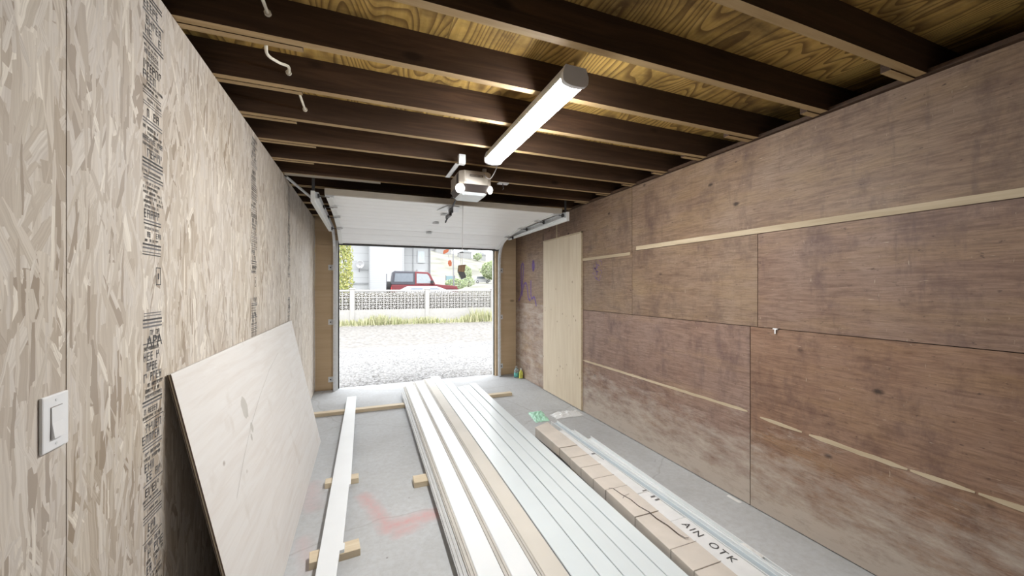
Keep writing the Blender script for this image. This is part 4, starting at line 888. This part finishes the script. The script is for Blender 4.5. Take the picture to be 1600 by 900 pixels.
for x in (1.6, 4.3): wheel(wcx, x, 18.13, GZ + 0.31, 0.31); wheel(wcx, x, 19.57, GZ + 0.31, 0.31)
def farcar(name, x, y, L, H, mat, label):
    z = hz(x, y); t = thing(name, (x, y, z), label, 'car')
    MB().prism([(x - L / 2, z + 0.3), (x - L / 2, z + H * 0.55), (x - L * 0.42, z + H * 0.62), (x + L * 0.42, z + H * 0.58), (x + L / 2, z + H * 0.5), (x + L / 2, z + 0.3)], y - 0.9, y + 0.9, 'y').build('body', mat, t)
    MB().prism([(x - L * 0.40, z + H * 0.6), (x - L * 0.34, z + H), (x + L * 0.10, z + H), (x + L * 0.24, z + H * 0.6)], y - 0.8, y + 0.8, 'y').build('cabin', mat, t)
    MB().prism([(x - L * 0.34, z + H * 0.66), (x - L * 0.31, z + H * 0.93), (x + L * 0.08, z + H * 0.93), (x + L * 0.18, z + H * 0.66)], y - 0.83, y - 0.8, 'y').build('window', 'cwin', t)
    for k in (-0.3, 0.3): wheel(t, x + k * L, y - 0.85, z + 0.36, 0.36)
farcar('sport_utility_car', 30.2, 100, 4.6, 1.85, 'cwhite', 'white car far off at the right of the doorway')
farcar('far_dark_car', 24.6, 97, 2.9, 1.4, 'cgrey', 'small dark car far off behind the dangling block')
farcar('far_grey_car', 16.0, 70, 2.4, 1.2, 'cgrey', 'dark car far off by the teal panel')

# --- pole with flags and wires
up = thing('utility_pole', (5.42, 24.2, GZ), 'thin grey pole standing behind the red car bonnet', 'pole')
MB().tube([(5.45, 24.2, GZ), (5.36, 24.2, 6.4)], 0.045, 8).build('shaft', 'pole', up); MB().box(4.7, 5.5, 24.17, 24.23, 4.75, 4.81).build('arm', 'pole', up)
for (z0, z1, zz, sag) in ((4.7, 4.9, 60, 0.3), (5.0, 5.6, 60, 0.35)):
    MB().tube([(5.38 + (40 - 5.38) * k / 14, 24.2 + (70 - 24.2) * k / 14, z0 + (z1 + 3.2 - z0) * k / 14 - sag * 4 * (k / 14) * (1 - k / 14)) for k in range(15)], 0.02, 5).build('wire', 'pole', up)
for (x, z, pts, lab) in ((4.93, 3.86, [(-0.19, -0.11), (-0.15, 0.05), (0.12, 0.16), (0.2, 0.10), (0.14, -0.04), (-0.14, -0.20)], 'slanted orange flag beside the grey pole'), (5.17, 3.10, [(-0.12, -0.02), (-0.08, 0.17), (0.08, 0.20), (0.14, 0.02), (0.12, -0.18), (-0.03, -0.20)], 'lower rounded orange flag beside the grey pole')):
    t = thing('orange_flag', (x, 24.2, z), lab, 'flag', 'orange flags hanging on the pole')
    MB().prism([(x + a, z + b_) for a, b_ in pts], 24.19, 24.215, 'y').build('cloth', 'orange', t); MB().tube([(x + 0.02, 24.2, z + 0.1), (x + 0.0 if z > 3.5 else 5.05, 24.2, 4.75 if z > 3.5 else 3.7)], 0.012, 5).build('string', 'pole', t)
sg = thing('teal_panel', (13.2, 62, hz(13.2, 62)), 'pale teal panel fence standing far off behind the pole', 'panel')
z = hz(13.2, 62); MB().box(12.6, 14.1, 61.9, 62, z + 0.3, z + 1.9).build('board', 'sign', sg); MB().box(12.55, 12.65, 61.9, 62.1, z, z + 2).build('post', 'pole', sg); MB().box(14.05, 14.15, 61.9, 62.1, z, z + 2).build('post', 'pole', sg)

# --- trees
def tree(name, x, y, z, rx, ry, rzz, n_, leaf, mat, label, cat, trunk=0.6, cone=False, group=None):
    t = thing(name, (x, y, z), label, cat, group); R = random.Random(int(abs(x * 100) + y)); m = MB()
    for _ in range(n_):
        u = R.uniform(-1, 1); a = R.uniform(0, 6.28); r = R.uniform(0.8, 1.0) if R.random() < 0.8 else R.uniform(0.4, 0.8)
        q = math.sqrt(1 - u * u) if not cone else math.sqrt(max(0, 1 - ((u + 1) / 2) ** 3))
        c_ = Vector((x + rx * q * r * math.cos(a) * (1 + 0.12 * math.sin(a * 5 + u * 9)), y + ry * q * r * math.sin(a), z + trunk + rzz * (u + 1)))
        A = Vector((R.gauss(0, 1), R.gauss(0, 1), R.gauss(0, 1))).normalized(); B = A.orthogonal().normalized(); s_ = leaf * R.uniform(0.6, 1.3)
        m.add([c_ - A * s_, c_ + B * s_ * 0.45, c_ + A * s_, c_ - B * s_ * 0.45], [(0, 1, 2, 3)])
    m.build('foliage', mat, t); MB().tube([(x, y, z), (x, y, z + trunk + rzz)], [max(0.06, rx * 0.1), max(0.03, rx * 0.05)], 8).build('trunk', 'bark', t)
tree('cedar_hedge', -1.15, 18.6, GZ, 0.70, 0.6, 2.3, 6500, 0.07, 'cedar', 'yellow green cedar column at the left of the doorway view', 'tree', 0.1, True)
tree('cedar_hedge', -2.7, 18.7, GZ, 0.75, 0.6, 2.2, 2500, 0.08, 'cedar', 'cedar column hidden left of the doorway view', 'tree', 0.1, True)
tree('shrub', 12.0, 52, hz(12, 52), 1.6, 1.2, 0.7, 900, 0.16, 'bush', 'low green shrub past the bonnet of the red car', 'shrub', 0.1)
tree('shade_tree', 33.0, 96, hz(33, 96), 4.2, 3.5, 2.6, 2600, 0.35, 'bush', 'large grey green tree at the right edge of the doorway view', 'tree', 1.0)
tree('round_tree', 27.6, 108, hz(27.6, 108), 2.0, 2.0, 2.2, 900, 0.32, 'bush', 'small round tree left of the large grey green tree', 'tree', 0.6)
tree('garden_bush', 17.5, 66, hz(17.5, 66), 1.2, 1.0, 0.8, 500, 0.16, 'bush', 'grey green bush behind the dangling block', 'shrub', 0.1)
R = random.Random(77)
spots = [('pale house with red roof high on the hill', 42, 215), ('pale house on the ridge left of the pole', 36, 222), ('pale house on the slope right of the dangling block', 52, 205), ('small house on the ridge beside the white bay', 24, 232), ('house at the hill shoulder above the large tree', 62, 210)]
for lab, x, y in spots:
    z = hz(x, y); t = thing('hill_house', (x, y, z), lab, 'house', 'houses on the far hill'); w = R.uniform(3, 4.5)
    MB().box(x - w, x + w, y - 3, y + 3, z - 1, z + 2.6).build('wall', 'hwall', t); MB().prism([(x - w - 0.4, z + 2.6), (x + w + 0.4, z + 2.6), (x, z + 4.4)], y - 3.4, y + 3.4, 'y').build('roof', 'hroof' if 'red' in lab else 'trimh', t)
for lab, x, y in (('dark tree on the ridge left of the pole', 30, 226), ('dark tree on the ridge right of the pole', 47, 222), ('dark tree on the slope above the white car', 57, 196), ('dark tree at the hill shoulder', 70, 200)):
    tree('hill_tree', x, y, hz(x, y), 2.4, 2.2, 1.8, 260, 0.6, 'bush', lab, 'tree', 0.5, group='trees on the far hill')
